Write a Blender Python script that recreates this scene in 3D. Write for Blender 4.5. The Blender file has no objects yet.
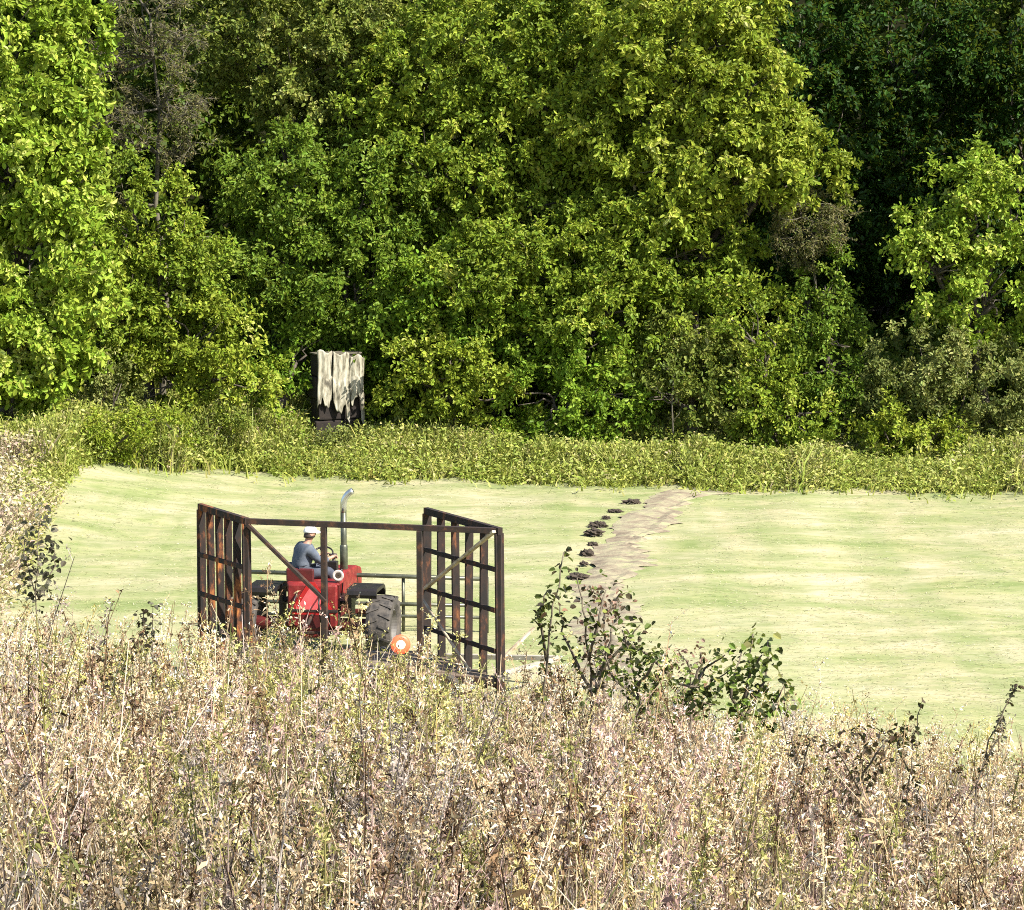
import bpy, bmesh, math, random
import numpy as np
from mathutils import Vector, Matrix

random.seed(7)
RNG = np.random.default_rng(11)
C = bpy.context.scene.collection
R = math.radians
sc = bpy.context.scene

# ------------------------------------------------------------------ camera / placement
F = 2475.0
CAM_H = 10.4
TH = math.atan2(455 - 125, F)
CT, ST = math.cos(TH), math.sin(TH)


def P(px, py, Y):
    """world point seen at that picture position, Y metres down the view"""
    u, v = (px - 512) / F, (py - 455) / F
    d = Vector((u, CT - v * ST, -ST - v * CT))
    t = Y / d.y
    return Vector((d.x * t, Y, CAM_H + d.z * t))


def XP(px, Y, z=0.0):
    dep = Y * CT + (CAM_H - z) * ST
    return (px - 512) / F * dep


def gnoise(x, y, s=1.0, seed=0):
    x = np.asarray(x, float) * s
    y = np.asarray(y, float) * s
    v = 0
    for k in range(4):
        a = 1.7 ** k
        p = seed * 1.37 + k * 2.1
        v = v + (np.sin(a * x * 1.3 + 1.1 * a * y + p) * np.cos(a * y * 1.7 - .6 * a * x + p * 1.9)) / (1.35 ** k)
    return v / 2.2


def ground(X, Y):
    X = np.asarray(X, float)
    Y = np.asarray(Y, float)
    z = np.interp(Y, [-60, 0, 8, 24, 31, 38, 41, 88, 140, 400], [9.5, 8.8, 6.05, 3.5, 1.55, .12, 0, 0, 11, 30])
    w = np.clip((38 - Y) / 14, 0, 1)
    z = z - .085 * np.clip(X, -7, 7) * w
    z = z + .10 * gnoise(X, Y, .55, 3) * np.clip(np.abs(Y - 46) / 6 - .4, .0, 1)
    # the meadow edge swells a little on the left
    z = z + .9 * np.exp(-((X + 14) / 4.0) ** 2) * np.exp(-((Y - 71) / 9.0) ** 2)
    return z


def gz(x, y):
    return float(ground(x, y))


# ------------------------------------------------------------------ object helpers
def tag(o, label=None, cat=None, group=None, kind=None):
    if label: o['label'] = label
    if cat: o['category'] = cat
    if group: o['group'] = group
    if kind: o['kind'] = kind
    return o


def thing(name, label, cat, loc=(0, 0, 0), rz=0.0, group=None):
    o = bpy.data.objects.new(name, None)
    o.empty_display_size = .2
    C.objects.link(o)
    o.location = loc
    o.rotation_euler = (0, 0, rz)
    return tag(o, label, cat, group)


def link(name, me, mat, parent=None):
    o = bpy.data.objects.new(name, me)
    if mat: me.materials.append(mat)
    C.objects.link(o)
    if parent is not None: o.parent = parent
    return o


class MB:
    def __init__(s):
        s.v = []; s.f = []

    def add(s, vs, fs):
        n = len(s.v)
        s.v += [tuple(v) for v in vs]
        s.f += [tuple(i + n for i in f) for f in fs]
        return s

    def box(s, c, sz, rz=0.0, mat=None):
        c = Vector(c)
        h = Vector(sz) / 2
        M = mat if mat else Matrix.Rotation(rz, 3, 'Z')
        vs = [c + M @ Vector((x * h.x, y * h.y, z * h.z)) for x in (-1, 1) for y in (-1, 1) for z in (-1, 1)]
        return s.add(vs, [(0, 1, 3, 2), (4, 6, 7, 5), (0, 4, 5, 1), (2, 3, 7, 6), (0, 2, 6, 4), (1, 5, 7, 3)])

    def bar(s, a, b, w, h=None, up=(0, 0, 1)):
        a, b = Vector(a), Vector(b)
        h = h or w
        z = (b - a).normalized()
        u = Vector(up)
        if abs(z.dot(u)) > .98: u = Vector((0, 1, 0))
        x = z.cross(u).normalized()
        y = x.cross(z)
        M = Matrix((x, y, z)).transposed()
        return s.box((a + b) / 2, (w, h, (b - a).length), mat=M)

    def tube(s, pts, rad, n=8, cap=True):
        pts = [Vector(p) for p in pts]
        if not hasattr(rad, '__len__'): rad = [rad] * len(pts)
        vs, fs = [], []
        px = None
        for i, p in enumerate(pts):
            t = (pts[min(i + 1, len(pts) - 1)] - pts[max(i - 1, 0)]).normalized()
            if px is None:
                px = t.orthogonal().normalized()
            else:
                px = (px - t * px.dot(t))
                px = px.normalized() if px.length > 1e-6 else t.orthogonal().normalized()
            py = t.cross(px)
            for k in range(n):
                a = 2 * math.pi * k / n
                vs.append(p + (px * math.cos(a) + py * math.sin(a)) * rad[i])
        for i in range(len(pts) - 1):
            for k in range(n):
                k2 = (k + 1) % n
                fs.append((i * n + k, i * n + k2, (i + 1) * n + k2, (i + 1) * n + k))
        if cap:
            fs.append(tuple(range(n))[::-1])
            fs.append(tuple((len(pts) - 1) * n + k for k in range(n)))
        return s.add(vs, fs)

    def lathe(s, prof, axis='x', c=(0, 0, 0), n=32):
        """prof: (axial, radius) list, closed loop"""
        vs, fs = [], []
        m = len(prof)
        for k in range(n):
            a = 2 * math.pi * k / n
            for (t, r) in prof:
                vs.append((c[0] + t, c[1] + r * math.cos(a), c[2] + r * math.sin(a)))
        for k in range(n):
            for j in range(m):
                j2 = (j + 1) % m
                k2 = (k + 1) % n
                fs.append((k * m + j, k * m + j2, k2 * m + j2, k2 * m + j))
        return s.add(vs, fs)

    def build(s, name, mat, parent=None, smooth=False, bevel=0.0):
        me = bpy.data.meshes.new(name)
        me.from_pydata(s.v, [], s.f)
        me.validate()
        bm = bmesh.new(); bm.from_mesh(me)
        bmesh.ops.recalc_face_normals(bm, faces=bm.faces)
        bm.to_mesh(me); bm.free()
        if smooth: me.polygons.foreach_set('use_smooth', [True] * len(me.polygons))
        o = link(name, me, mat, parent)
        if bevel:
            b = o.modifiers.new('bevel', 'BEVEL'); b.width = bevel; b.segments = 2; b.limit_method = 'ANGLE'
        return o


def quads_mesh(name, V, col=None):
    """V: (n,4,3) quads; col: (n,3)"""
    n = len(V)
    me = bpy.data.meshes.new(name)
    me.vertices.add(n * 4)
    me.vertices.foreach_set('co', np.ascontiguousarray(V, dtype=np.float32).reshape(-1))
    me.loops.add(n * 4)
    me.loops.foreach_set('vertex_index', np.arange(n * 4, dtype=np.int32))
    me.polygons.add(n)
    me.polygons.foreach_set('loop_start', np.arange(0, n * 4, 4, dtype=np.int32))
    if col is not None:
        at = me.attributes.new('tone', 'FLOAT_COLOR', 'FACE')
        c4 = np.ones((n, 4), np.float32); c4[:, :3] = col
        at.data.foreach_set('color', c4.reshape(-1))
    me.update(calc_edges=True)
    return me


def nrm(a):
    return a / (np.linalg.norm(a, axis=-1, keepdims=True) + 1e-9)


def leaf_quads(c, d, nr, ln, wd, fold=.18):
    """diamond leaves: base at c, along d, folded about the midrib"""
    d = nrm(d)
    s = nrm(np.cross(d, nr))
    up = np.cross(s, d)
    ln = np.asarray(ln).reshape(-1, 1); wd = np.asarray(wd).reshape(-1, 1)
    b = c
    t = c + d * ln - up * ln * .18
    m = c + d * ln * .45
    l = m + s * wd * .5 + up * wd * fold
    r = m - s * wd * .5 + up * wd * fold
    return np.stack([b, l, t, r], 1)


def leaf_hex(c, d, nr, ln, wd, fold=.18):
    """rounded leaves: two quads folded along the midrib"""
    d = nrm(d)
    s = nrm(np.cross(d, nr))
    up = np.cross(s, d)
    ln = np.asarray(ln).reshape(-1, 1); wd = np.asarray(wd).reshape(-1, 1)
    t = c + d * ln - up * ln * .16
    a = c + d * ln * .25; e = c + d * ln * .68 - up * ln * .04
    l1 = a + s * wd * .46 + up * wd * fold; l2 = e + s * wd * .42 + up * wd * fold
    r1 = a - s * wd * .46 + up * wd * fold; r2 = e - s * wd * .42 + up * wd * fold
    return np.concatenate([np.stack([c, l1, l2, t], 1), np.stack([c, t, r2, r1], 1)])


def ribbon_quads(p0, p1, w, side):
    s = side * np.asarray(w).reshape(-1, 1) * .5
    return np.stack([p0 - s, p0 + s, p1 + s * .55, p1 - s * .55], 1)


# ------------------------------------------------------------------ materials
def newmat(name):
    m = bpy.data.materials.new(name); m.use_nodes = True
    nt = m.node_tree
    b = nt.nodes['Principled BSDF']
    return m, nt, b


def ramp(nt, src, stops):
    r = nt.nodes.new('ShaderNodeValToRGB')
    els = r.color_ramp.elements
    while len(els) < len(stops): els.new(.5)
    for e, (p, c) in zip(els, stops):
        e.position = p; e.color = (*c, 1)
    nt.links.new(src, r.inputs[0])
    return r.outputs[0]


def noise(nt, scale, detail=5, rough=.6, vec=None, dist=0.0):
    n = nt.nodes.new('ShaderNodeTexNoise')
    n.inputs['Scale'].default_value = scale
    n.inputs['Detail'].default_value = detail
    n.inputs['Roughness'].default_value = rough
    n.inputs['Distortion'].default_value = dist
    if vec is not None: nt.links.new(vec, n.inputs['Vector'])
    return n.outputs['Fac']


def coords(nt, scale=(1, 1, 1), rot=(0, 0, 0), which='Object'):
    t = nt.nodes.new('ShaderNodeTexCoord'); m = nt.nodes.new('ShaderNodeMapping')
    m.inputs['Scale'].default_value = scale
    m.inputs['Rotation'].default_value = rot
    nt.links.new(t.outputs[which], m.inputs['Vector'])
    return m.outputs[0]


def mix(nt, fac, a, b, mode='MIX'):
    m = nt.nodes.new('ShaderNodeMix'); m.data_type = 'RGBA'; m.blend_type = mode
    for sock, val in ((m.inputs[0], fac), (m.inputs[6], a), (m.inputs[7], b)):
        if hasattr(val, 'is_output'): nt.links.new(val, sock)
        elif isinstance(val, tuple): sock.default_value = (*val, 1)
        else: sock.default_value = val
    return m.outputs[2]


def bump(nt, b, h, strength, dist=.02):
    k = nt.nodes.new('ShaderNodeBump')
    k.inputs['Strength'].default_value = strength
    k.inputs['Distance'].default_value = dist
    nt.links.new(h, k.inputs['Height']); nt.links.new(k.outputs[0], b.inputs['Normal'])


def paint(name, stops, scale, rough=.6, metal=0.0, bmp=.0, detail=6, vscale=(1, 1, 1)):
    m, nt, b = newmat(name)
    v = coords(nt, vscale)
    n = noise(nt, scale, detail, .65, v)
    nt.links.new(ramp(nt, n, stops), b.inputs['Base Color'])
    b.inputs['Roughness'].default_value = rough
    b.inputs['Metallic'].default_value = metal
    if bmp: bump(nt, b, n, bmp)
    return m


def leafmat(name, rough=.55, trans=.40, spec=.2):
    m, nt, b = newmat(name)
    a = nt.nodes.new('ShaderNodeAttribute'); a.attribute_name = 'tone'
    nt.links.new(a.outputs['Color'], b.inputs['Base Color'])
    b.inputs['Roughness'].default_value = rough
    b.inputs['Specular IOR Level'].default_value = spec
    t = nt.nodes.new('ShaderNodeBsdfTranslucent')
    nt.links.new(mix(nt, .5, a.outputs['Color'], (.16, .17, .02)), t.inputs['Color'])
    x = nt.nodes.new('ShaderNodeMixShader'); x.inputs[0].default_value = trans
    nt.links.new(b.outputs[0], x.inputs[1]); nt.links.new(t.outputs[0], x.inputs[2])
    nt.links.new(x.outputs[0], nt.nodes['Material Output'].inputs['Surface'])
    return m


def drymat(name):
    m, nt, b = newmat(name)
    a = nt.nodes.new('ShaderNodeAttribute'); a.attribute_name = 'tone'
    nt.links.new(a.outputs['Color'], b.inputs['Base Color'])
    b.inputs['Roughness'].default_value = .8
    b.inputs['Specular IOR Level'].default_value = .15
    t = nt.nodes.new('ShaderNodeBsdfTranslucent')
    nt.links.new(a.outputs['Color'], t.inputs['Color'])
    x = nt.nodes.new('ShaderNodeMixShader'); x.inputs[0].default_value = .22
    nt.links.new(b.outputs[0], x.inputs[1]); nt.links.new(t.outputs[0], x.inputs[2])
    nt.links.new(x.outputs[0], nt.nodes['Material Output'].inputs['Surface'])
    return m


M = {}
M['leaf'] = leafmat('leaf_green')
M['dry'] = drymat('dry_stalk')
M['bark'] = paint('bark', [(.3, (.035, .026, .018)), (.7, (.11, .09, .065))], 9, .9, bmp=.6, vscale=(1, 1, .25))
M['brownmetal'] = paint('brown_metal', [(.3, (.03, .02, .014)), (.7, (.10, .07, .05))], 6, .6)
M['dead'] = paint('grey_twig', [(.3, (.045, .038, .025)), (.7, (.12, .105, .07))], 5, .9)
M['rust'] = paint('rusty_steel', [(.40, (.006, .004, .003)), (.52, (.020, .008, .004)), (.60, (.14, .044, .012)), (.70, (.32, .12, .025))], 4.5, .9, 0, .3, vscale=(1, 1, .45))
M['darkrust'] = paint('dark_rusty_steel', [(.38, (.006, .0035, .0025)), (.55, (.020, .009, .005)), (.64, (.085, .029, .010)), (.76, (.21, .08, .02))], 5.5, .9, 0, .3, vscale=(1, 1, .45))
M['darksteel'] = paint('dark_steel', [(.35, (.008, .005, .004)), (.56, (.028, .013, .007)), (.70, (.12, .046, .017))], 5, .85, .0, .2)
M['sunlitsteel'] = paint('sunlit_pale_rod', [(.35, (.24, .18, .11)), (.7, (.55, .46, .34))], 6, .7, .1)  # rod colour raised to stand in for sunlight on it
M['whitewood'] = paint('pale_wood', [(.3, (.20, .175, .13)), (.7, (.42, .38, .31))], 6, .8, bmp=.3, vscale=(.3, 1, 1))
M['deckwood'] = paint('deck_wood', [(.3, (.09, .06, .04)), (.7, (.2, .15, .1))], 5, .85, bmp=.4, vscale=(.3, 1, 1))
M['red'] = paint('faded_red_paint', [(.3, (.085, .005, .005)), (.55, (.19, .012, .011)), (.72, (.25, .055, .04))], 6, .55)
M['darkred'] = paint('dark_red_paint', [(.3, (.05, .006, .006)), (.7, (.11, .010, .009))], 5, .5)
M['black'] = paint('black_paint', [(.3, (.006, .005, .005)), (.7, (.02, .014, .011))], 4, .45)
M['rubber'] = paint('dusty_rubber', [(.35, (.024, .021, .019)), (.7, (.105, .088, .070))], 7, .85, bmp=.3)
M['rim'] = paint('rim_paint', [(.3, (.08, .07, .065)), (.7, (.17, .16, .14))], 5, .5)
M['orange'] = paint('emblem_sunlit', [(.3, (.60, .06, .065)), (.7, (.74, .13, .13))], 5, .5)
M['emblemred'] = paint('emblem_border', [(.3, (.34, .010, .012)), (.7, (.44, .02, .022))], 3, .3)
M['exhaust'] = paint('exhaust_steel', [(.3, (.05, .055, .035)), (.7, (.14, .14, .10))], 6, .4, .6)
M['chrome'] = paint('bright_exhaust', [(.3, (.45, .45, .43)), (.7, (.65, .65, .62))], 6, .25, .85)
M['white'] = paint('white_enamel', [(.3, (.68, .66, .64)), (.7, (.8, .79, .77))], 5, .5)
M['oldwhite'] = paint('yellowed_enamel', [(.3, (.30, .24, .2)), (.7, (.55, .5, .46))], 9, .5)
M['skin'] = paint('skin', [(.3, (.30, .15, .10)), (.7, (.38, .20, .13))], 12, .55)
M['shirt'] = paint('blue_grey_shirt', [(.3, (.05, .062, .085)), (.7, (.11, .125, .15))], 9, .9, bmp=.4)
M['trousers'] = paint('dark_trousers', [(.3, (.03, .035, .05)), (.7, (.06, .065, .085))], 9, .9, bmp=.4)
M['boot'] = paint('boot_leather', [(.3, (.03, .02, .012)), (.7, (.06, .04, .025))], 9, .6)
M['hair'] = paint('brown_hair', [(.3, (.02, .012, .008)), (.7, (.05, .03, .02))], 20, .7)
M['sheet'] = paint('weathered_sheeting', [(.36, (.06, .052, .035)), (.45, (.18, .16, .11)), (.54, (.30, .275, .205)), (.7, (.40, .375, .29))], 5.5, .85, bmp=.5, vscale=(1.6, 1.6, .4))
M['stack'] = paint('dark_bales', [(.3, (.006, .004, .003)), (.7, (.022, .014, .009))], 5, .95, bmp=.8)
M['clod'] = paint('dark_soil', [(.3, (.018, .013, .009)), (.7, (.075, .054, .036))], 9, .95, bmp=.8)

# tail lamp glow, standing in for sun on its red reflector
m, nt, b = newmat('lamp_red_glint')
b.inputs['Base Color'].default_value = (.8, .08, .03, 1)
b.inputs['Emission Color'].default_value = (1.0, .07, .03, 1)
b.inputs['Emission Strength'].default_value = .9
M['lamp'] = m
m, nt, b = newmat('lamp_centre_glint')
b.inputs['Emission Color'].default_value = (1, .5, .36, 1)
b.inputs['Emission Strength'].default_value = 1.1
M['lamp_glint'] = m

# mown field
m, nt, b = newmat('mown_field')
v1 = coords(nt, (1, 1.7, 1), (0, 0, R(4)))
big = noise(nt, .26, 8, .68, v1, .6)
v2 = coords(nt, (1, 2.4, 1), (0, 0, R(-3)))
fine = noise(nt, 1.6, 8, .72, v2, .4)
base = ramp(nt, big, [(.30, (.165, .200, .074)), (.43, (.222, .236, .108)), (.55, (.272, .262, .146)), (.70, (.35, .32, .21))])
det = ramp(nt, fine, [(.3, (.74, .80, .64)), (.5, (1, 1, 1)), (.7, (1.22, 1.14, 1.14))])
col = mix(nt, 1.0, base, det, 'MULTIPLY')
# mowing swaths: broad bands across the field
w = nt.nodes.new('ShaderNodeTexWave'); w.wave_type = 'BANDS'; w.bands_direction = 'Y'
w.inputs['Scale'].default_value = .16; w.inputs['Distortion'].default_value = 2.2; w.inputs['Detail'].default_value = 3
nt.links.new(coords(nt, (.25, 1, 1), (0, 0, R(-5))), w.inputs['Vector'])
sw = ramp(nt, w.outputs['Fac'], [(.2, (.90, .94, .87)), (.8, (1.09, 1.07, 1.08))])
col = mix(nt, .8, col, sw, 'MULTIPLY')
# faint wheelings running up the field
wl_ = noise(nt, .8, 3, .6, coords(nt, (1.1, .045, 1), (0, 0, R(7))), .2)
col = mix(nt, .9, col, ramp(nt, wl_, [(.35, (.90, .95, .86)), (.5, (1, 1, 1)), (.66, (1.13, 1.07, 1.10))]), 'MULTIPLY')
# a paler strip where the swath was raked, running up the right half
sx_ = nt.nodes.new('ShaderNodeSeparateXYZ'); nt.links.new(coords(nt), sx_.inputs[0])
def mth(op, a, bv):
    k = nt.nodes.new('ShaderNodeMath'); k.operation = op
    for q_, v_ in zip(k.inputs, (a, bv)):
        if hasattr(v_, 'is_output'): nt.links.new(v_, q_)
        elif v_ is not None: q_.default_value = v_
    return k.outputs[0]
dd_ = mth('ABSOLUTE', mth('SUBTRACT', mth('SUBTRACT', sx_.outputs[0], mth('MULTIPLY', sx_.outputs[1], .128)), mth('MULTIPLY', mth('SUBTRACT', noise(nt, .5, 5, .7), .5), 1.6)), None)
stk = ramp(nt, mth('MULTIPLY', dd_, .5), [(.0, (1.22, 1.16, 1.28)), (.22, (1.12, 1.09, 1.14)), (.6, (1, 1, 1))])
col = mix(nt, .9, col, stk, 'MULTIPLY')
col = mix(nt, 1.0, col, (1.0, 1.0, 1.0), 'MULTIPLY')
nt.links.new(col, b.inputs['Base Color'])
b.inputs['Roughness'].default_value = .95
b.inputs['Specular IOR Level'].default_value = .1
bump(nt, b, fine, .35, .05)
M['field'] = m
# bare earth
M['track'] = None
m, nt, b = newmat('bare_earth')
v = coords(nt, (1, 1.6, 1))
n1 = noise(nt, 1.3, 8, .7, v)
nt.links.new(ramp(nt, n1, [(.32, (.10, .075, .05)), (.44, (.19, .15, .10)), (.53, (.235, .205, .13)), (.62, (.26, .25, .13))]), b.inputs['Base Color'])
b.inputs['Roughness'].default_value = .97
bump(nt, b, n1, .8, .1)
M['track'] = m

# ------------------------------------------------------------------ ground sheet
xs = np.concatenate([np.arange(-420, -40, 20), np.arange(-40, 40.01, .8), np.arange(60, 421, 20)])
ys = np.concatenate([np.arange(-60, 4, 4), np.arange(4, 100, .8), np.arange(100, 420, 10)])
gx, gy = np.meshgrid(xs, ys)
g = ground(gx, gy)
nv = len(xs)
me = bpy.data.meshes.new('ground')
idx = np.arange(len(ys) * nv).reshape(len(ys), nv)
fc = np.stack([idx[:-1, :-1], idx[:-1, 1:], idx[1:, 1:], idx[1:, :-1]], -1).reshape(-1, 4)
me.from_pydata(np.stack([gx, gy, g], -1).reshape(-1, 3).tolist(), [], fc.tolist())
me.polygons.foreach_set('use_smooth', [True] * len(me.polygons))
tag(link('ground', me, M['field']), kind='structure')

# dark leaf litter under the trees
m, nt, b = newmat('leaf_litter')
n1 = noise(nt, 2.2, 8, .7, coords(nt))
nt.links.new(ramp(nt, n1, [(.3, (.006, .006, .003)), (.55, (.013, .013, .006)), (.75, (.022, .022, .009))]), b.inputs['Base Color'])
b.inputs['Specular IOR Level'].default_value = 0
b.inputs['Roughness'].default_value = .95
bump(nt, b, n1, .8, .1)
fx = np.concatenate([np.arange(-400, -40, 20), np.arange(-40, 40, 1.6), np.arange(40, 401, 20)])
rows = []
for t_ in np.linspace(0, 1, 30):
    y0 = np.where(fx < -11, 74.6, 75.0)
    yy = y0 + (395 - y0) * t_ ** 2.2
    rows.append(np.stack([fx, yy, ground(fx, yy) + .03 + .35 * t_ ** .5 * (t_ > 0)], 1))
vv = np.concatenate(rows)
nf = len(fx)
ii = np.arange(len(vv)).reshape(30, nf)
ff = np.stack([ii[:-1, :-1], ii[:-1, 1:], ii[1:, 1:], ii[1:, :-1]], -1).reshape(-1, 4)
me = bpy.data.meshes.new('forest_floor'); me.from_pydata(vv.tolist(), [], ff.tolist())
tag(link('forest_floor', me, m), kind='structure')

# dirt track climbing the field: strip of bare earth (centre, half width)
TR = [(618, 40.5, .55), (606, 46, .6), (600, 51, .66), (604, 55.5, .72), (619, 60, .74), (641, 64.5, .72), (668, 68, .75), (700, 70.2, 1.0)]
tc = []
for i in range(len(TR) - 1):
    nn_ = int((TR[i + 1][1] - TR[i][1]) / .22)
    for k in range(nn_):
        f = k / nn_
        tc.append([TR[i][j] * (1 - f) + TR[i + 1][j] * f for j in range(3)])
tv = []
for i, (px, Y, hw) in enumerate(tc):
    x = XP(px, Y)
    hw *= .82
    el_ = hw * (1 + .25 * math.sin(i * .31) + random.uniform(-.18, .18))
    er_ = hw * (1.1 + .45 * math.sin(i * .23 + 2) + random.uniform(-.4, .4))
    for j, o in enumerate((-1, -.6, -.25, .1, .4, .7, 1)):
        e = o * (el_ if o < 0 else er_)
        rut = -.03 * math.exp(-((o + .5) / .2) ** 2) - .03 * math.exp(-((o - .45) / .2) ** 2)
        tv.append((x + e, Y, gz(x + e, Y) + (.008 if abs(o) == 1 else .055 + rut + random.uniform(-.018, .018))))
tf = [(i * 7 + j, i * 7 + j + 1, (i + 1) * 7 + j + 1, (i + 1) * 7 + j) for i in range(len(tc) - 1) for j in range(6)]
me = bpy.data.meshes.new('dirt_track'); me.from_pydata(tv, [], tf)
tag(link('dirt_track', me, M['track']), kind='structure')


def track_x(Y):
    return np.interp(Y, [t[1] for t in TR], [XP(t[0], t[1]) for t in TR])


# ------------------------------------------------------------------ stuff: short stubble on the mown field
def pick(cols, idx, jit=.12):
    c = np.array(cols)[idx]
    return np.clip(c * (1 + RNG.normal(0, jit, (len(idx), 1))) * (1 + RNG.normal(0, .05, (len(idx), 3))), .002, .9)


n = 130000
Y = 41 + (76 - 41) * RNG.random(n) ** 1.0
X = (RNG.random(n) * 2 - 1) * (Y * .235 + 1.2)
keep = ~((np.abs(X - track_x(Y)) < .6) & (Y < 70)) | (RNG.random(n) < .35)
cl = gnoise(X, Y * 2.4, .9, 5) + .6 * gnoise(X, Y * 3, 2.7, 8)
keep &= RNG.random(n) < np.clip(.6 + .3 * cl, .2, 1)
X, Y = X[keep], Y[keep]; n = len(X); cl = cl[keep]
Z = ground(X, Y) + .002
h = .008 + .022 * RNG.random(n) ** 2
p0 = np.stack([X, Y, Z], 1)
p1 = p0 + np.stack([RNG.normal(0, .07, n), RNG.normal(0, .03, n), h], 1)
a = RNG.random(n) * math.pi
side = np.stack([np.cos(a), np.sin(a), 0 * a], 1)
cols = [(.27, .30, .13), (.33, .325, .165), (.39, .37, .22), (.46, .42, .29), (.30, .315, .15)]
ci = np.clip((2 + 1.4 * cl + RNG.normal(0, .9, n)).astype(int), 0, 4)
me = quads_mesh('mown_grass', ribbon_quads(p0, p1, .010 + .014 * RNG.random(n), side), pick(cols, ci, .06))
tag(link('mown_grass', me, M['dry']), 'short pale stubble of the mown hay field', 'grass', kind='stuff')

# ------------------------------------------------------------------ stuff: unmown grass along the wood's edge
def edge_near(px):
    return np.interp(px, [-400, -60, 20, 60, 110, 200, 300, 420, 560, 700, 860, 1024, 1400], [43, 46, 56, 68, 72.6, 73.9, 74.0, 73.4, 72.5, 71.6, 71.1, 70.7, 70.4])


n = 230000
px = RNG.random(n) * 1500 - 240
en = edge_near(px) + .5 * np.sin(px * .045) * np.cos(px * .013 + 1) + .35 * np.sin(px * .17) - RNG.exponential(.35, n)
Y = en + RNG.random(n) ** 1.25 * (81 - en) * 1.0
X = (px - 512) / F * (Y * CT + CAM_H * ST)
bl = gnoise(X, Y, .55, 2) + .6 * gnoise(X, Y, 1.7, 4)
hh = (.72 + .28 * bl + .25 * RNG.random(n)) * np.clip((Y - en) / 2.6 + .22, .2, 1)
hh = hh * (1 + .5 * gnoise(X, Y * .5, .42, 21)) * np.where(RNG.random(n) < .03, 1.2, 1) * np.where((px < 60) & (Y < 68), .6, 1)
hh = hh * np.interp(px, [40, 90, 240, 340, 480], [1.0, 1.6, 1.55, 1.1, .85])
hh = np.clip(hh, .2, 2.2)
Z = ground(X, Y)
p0 = np.stack([X, Y, Z], 1)
lean = RNG.normal(0, .18, (n, 2)) + np.stack([.16 * bl, 0 * bl], 1)
pm = p0 + np.stack([lean[:, 0] * .3, lean[:, 1] * .3, hh * .6], 1)
p1 = p0 + np.stack([lean[:, 0] * 1.3, lean[:, 1] * 1.3 - .05, hh], 1)
a = RNG.random(n) * math.pi
side = np.stack([np.cos(a), np.sin(a) * .6, 0 * a], 1)
w_ = .035 + .04 * RNG.random(n)
left = np.clip((70 - px) / 60, 0, 1) * np.clip((70.5 - Y) / 2, 0, 1)
cols = [(.17, .215, .030), (.27, .315, .055), (.35, .37, .09), (.42, .40, .15), (.50, .41, .26), (.58, .44, .34)]
ci = np.clip((1.9 + 1.1 * bl + 2.6 * left + RNG.normal(0, .7, n)), 0, 5).astype(int)
cc = pick(cols, ci)
q = np.concatenate([ribbon_quads(p0, pm, w_, side), ribbon_quads(pm, p1, w_ * .75, side)])
# broad-leaved herbs mixed into the band
m_ = 380000
gi = RNG.integers(0, n, m_)
f_ = RNG.uniform(.45, 1.08, m_)
hp = p0[gi] + (p1[gi] - p0[gi]) * f_[:, None] + RNG.normal(0, .07, (m_, 3))
hd = RNG.normal(0, 1, (m_, 3)) * np.array([1, 1, .6])
hn = RNG.normal(0, .45, (m_, 3)) + np.array([.25, -.5, .8])
hl = RNG.uniform(.06, .17, m_)
me = quads_mesh('tall_grass', np.concatenate([q, leaf_quads(hp, hd, hn, hl, hl * .5)]), np.concatenate([cc, cc, np.clip(cc[gi] * RNG.normal(1, .15, (m_, 1)), .01, .6)]))
tag(link('tall_grass', me, M['leaf']), 'unmown green grass band along the wood edge', 'grass', kind='stuff')

# ------------------------------------------------------------------ trees
GREENS = {
    'fresh': [(0.194, 0.286, 0.023), (0.277, 0.378, 0.038), (0.377, 0.46, 0.068), (0.535, 0.578, 0.151)],
    'olive': [(0.136, 0.197, 0.018), (0.21, 0.284, 0.025), (0.304, 0.366, 0.04), (0.419, 0.441, 0.089)],
    'yellow': [(0.172, 0.227, 0.019), (0.259, 0.32, 0.031), (0.353, 0.402, 0.054), (0.456, 0.469, 0.134)],
    'deep': [(0.094, 0.156, 0.014), (0.143, 0.223, 0.021), (0.21, 0.295, 0.034), (0.3, 0.365, 0.07)],
    'green': [(0.114, 0.196, 0.014), (0.18, 0.282, 0.023), (0.26, 0.369, 0.037), (0.364, 0.448, 0.08)],
    'grey': [(0.144, 0.164, 0.041), (0.202, 0.233, 0.061), (0.278, 0.301, 0.091), (0.371, 0.368, 0.133)],
    'dark': [(0.015, 0.044, 0.003), (0.026, 0.069, 0.007), (0.043, 0.104, 0.01), (0.081, 0.173, 0.023)],  # dark conifer tint, also standing in for shade in the upper right
    'brown': [(0.131, 0.169, 0.026), (0.192, 0.232, 0.037), (0.263, 0.282, 0.066), (0.341, 0.363, 0.124)],
}


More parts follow.
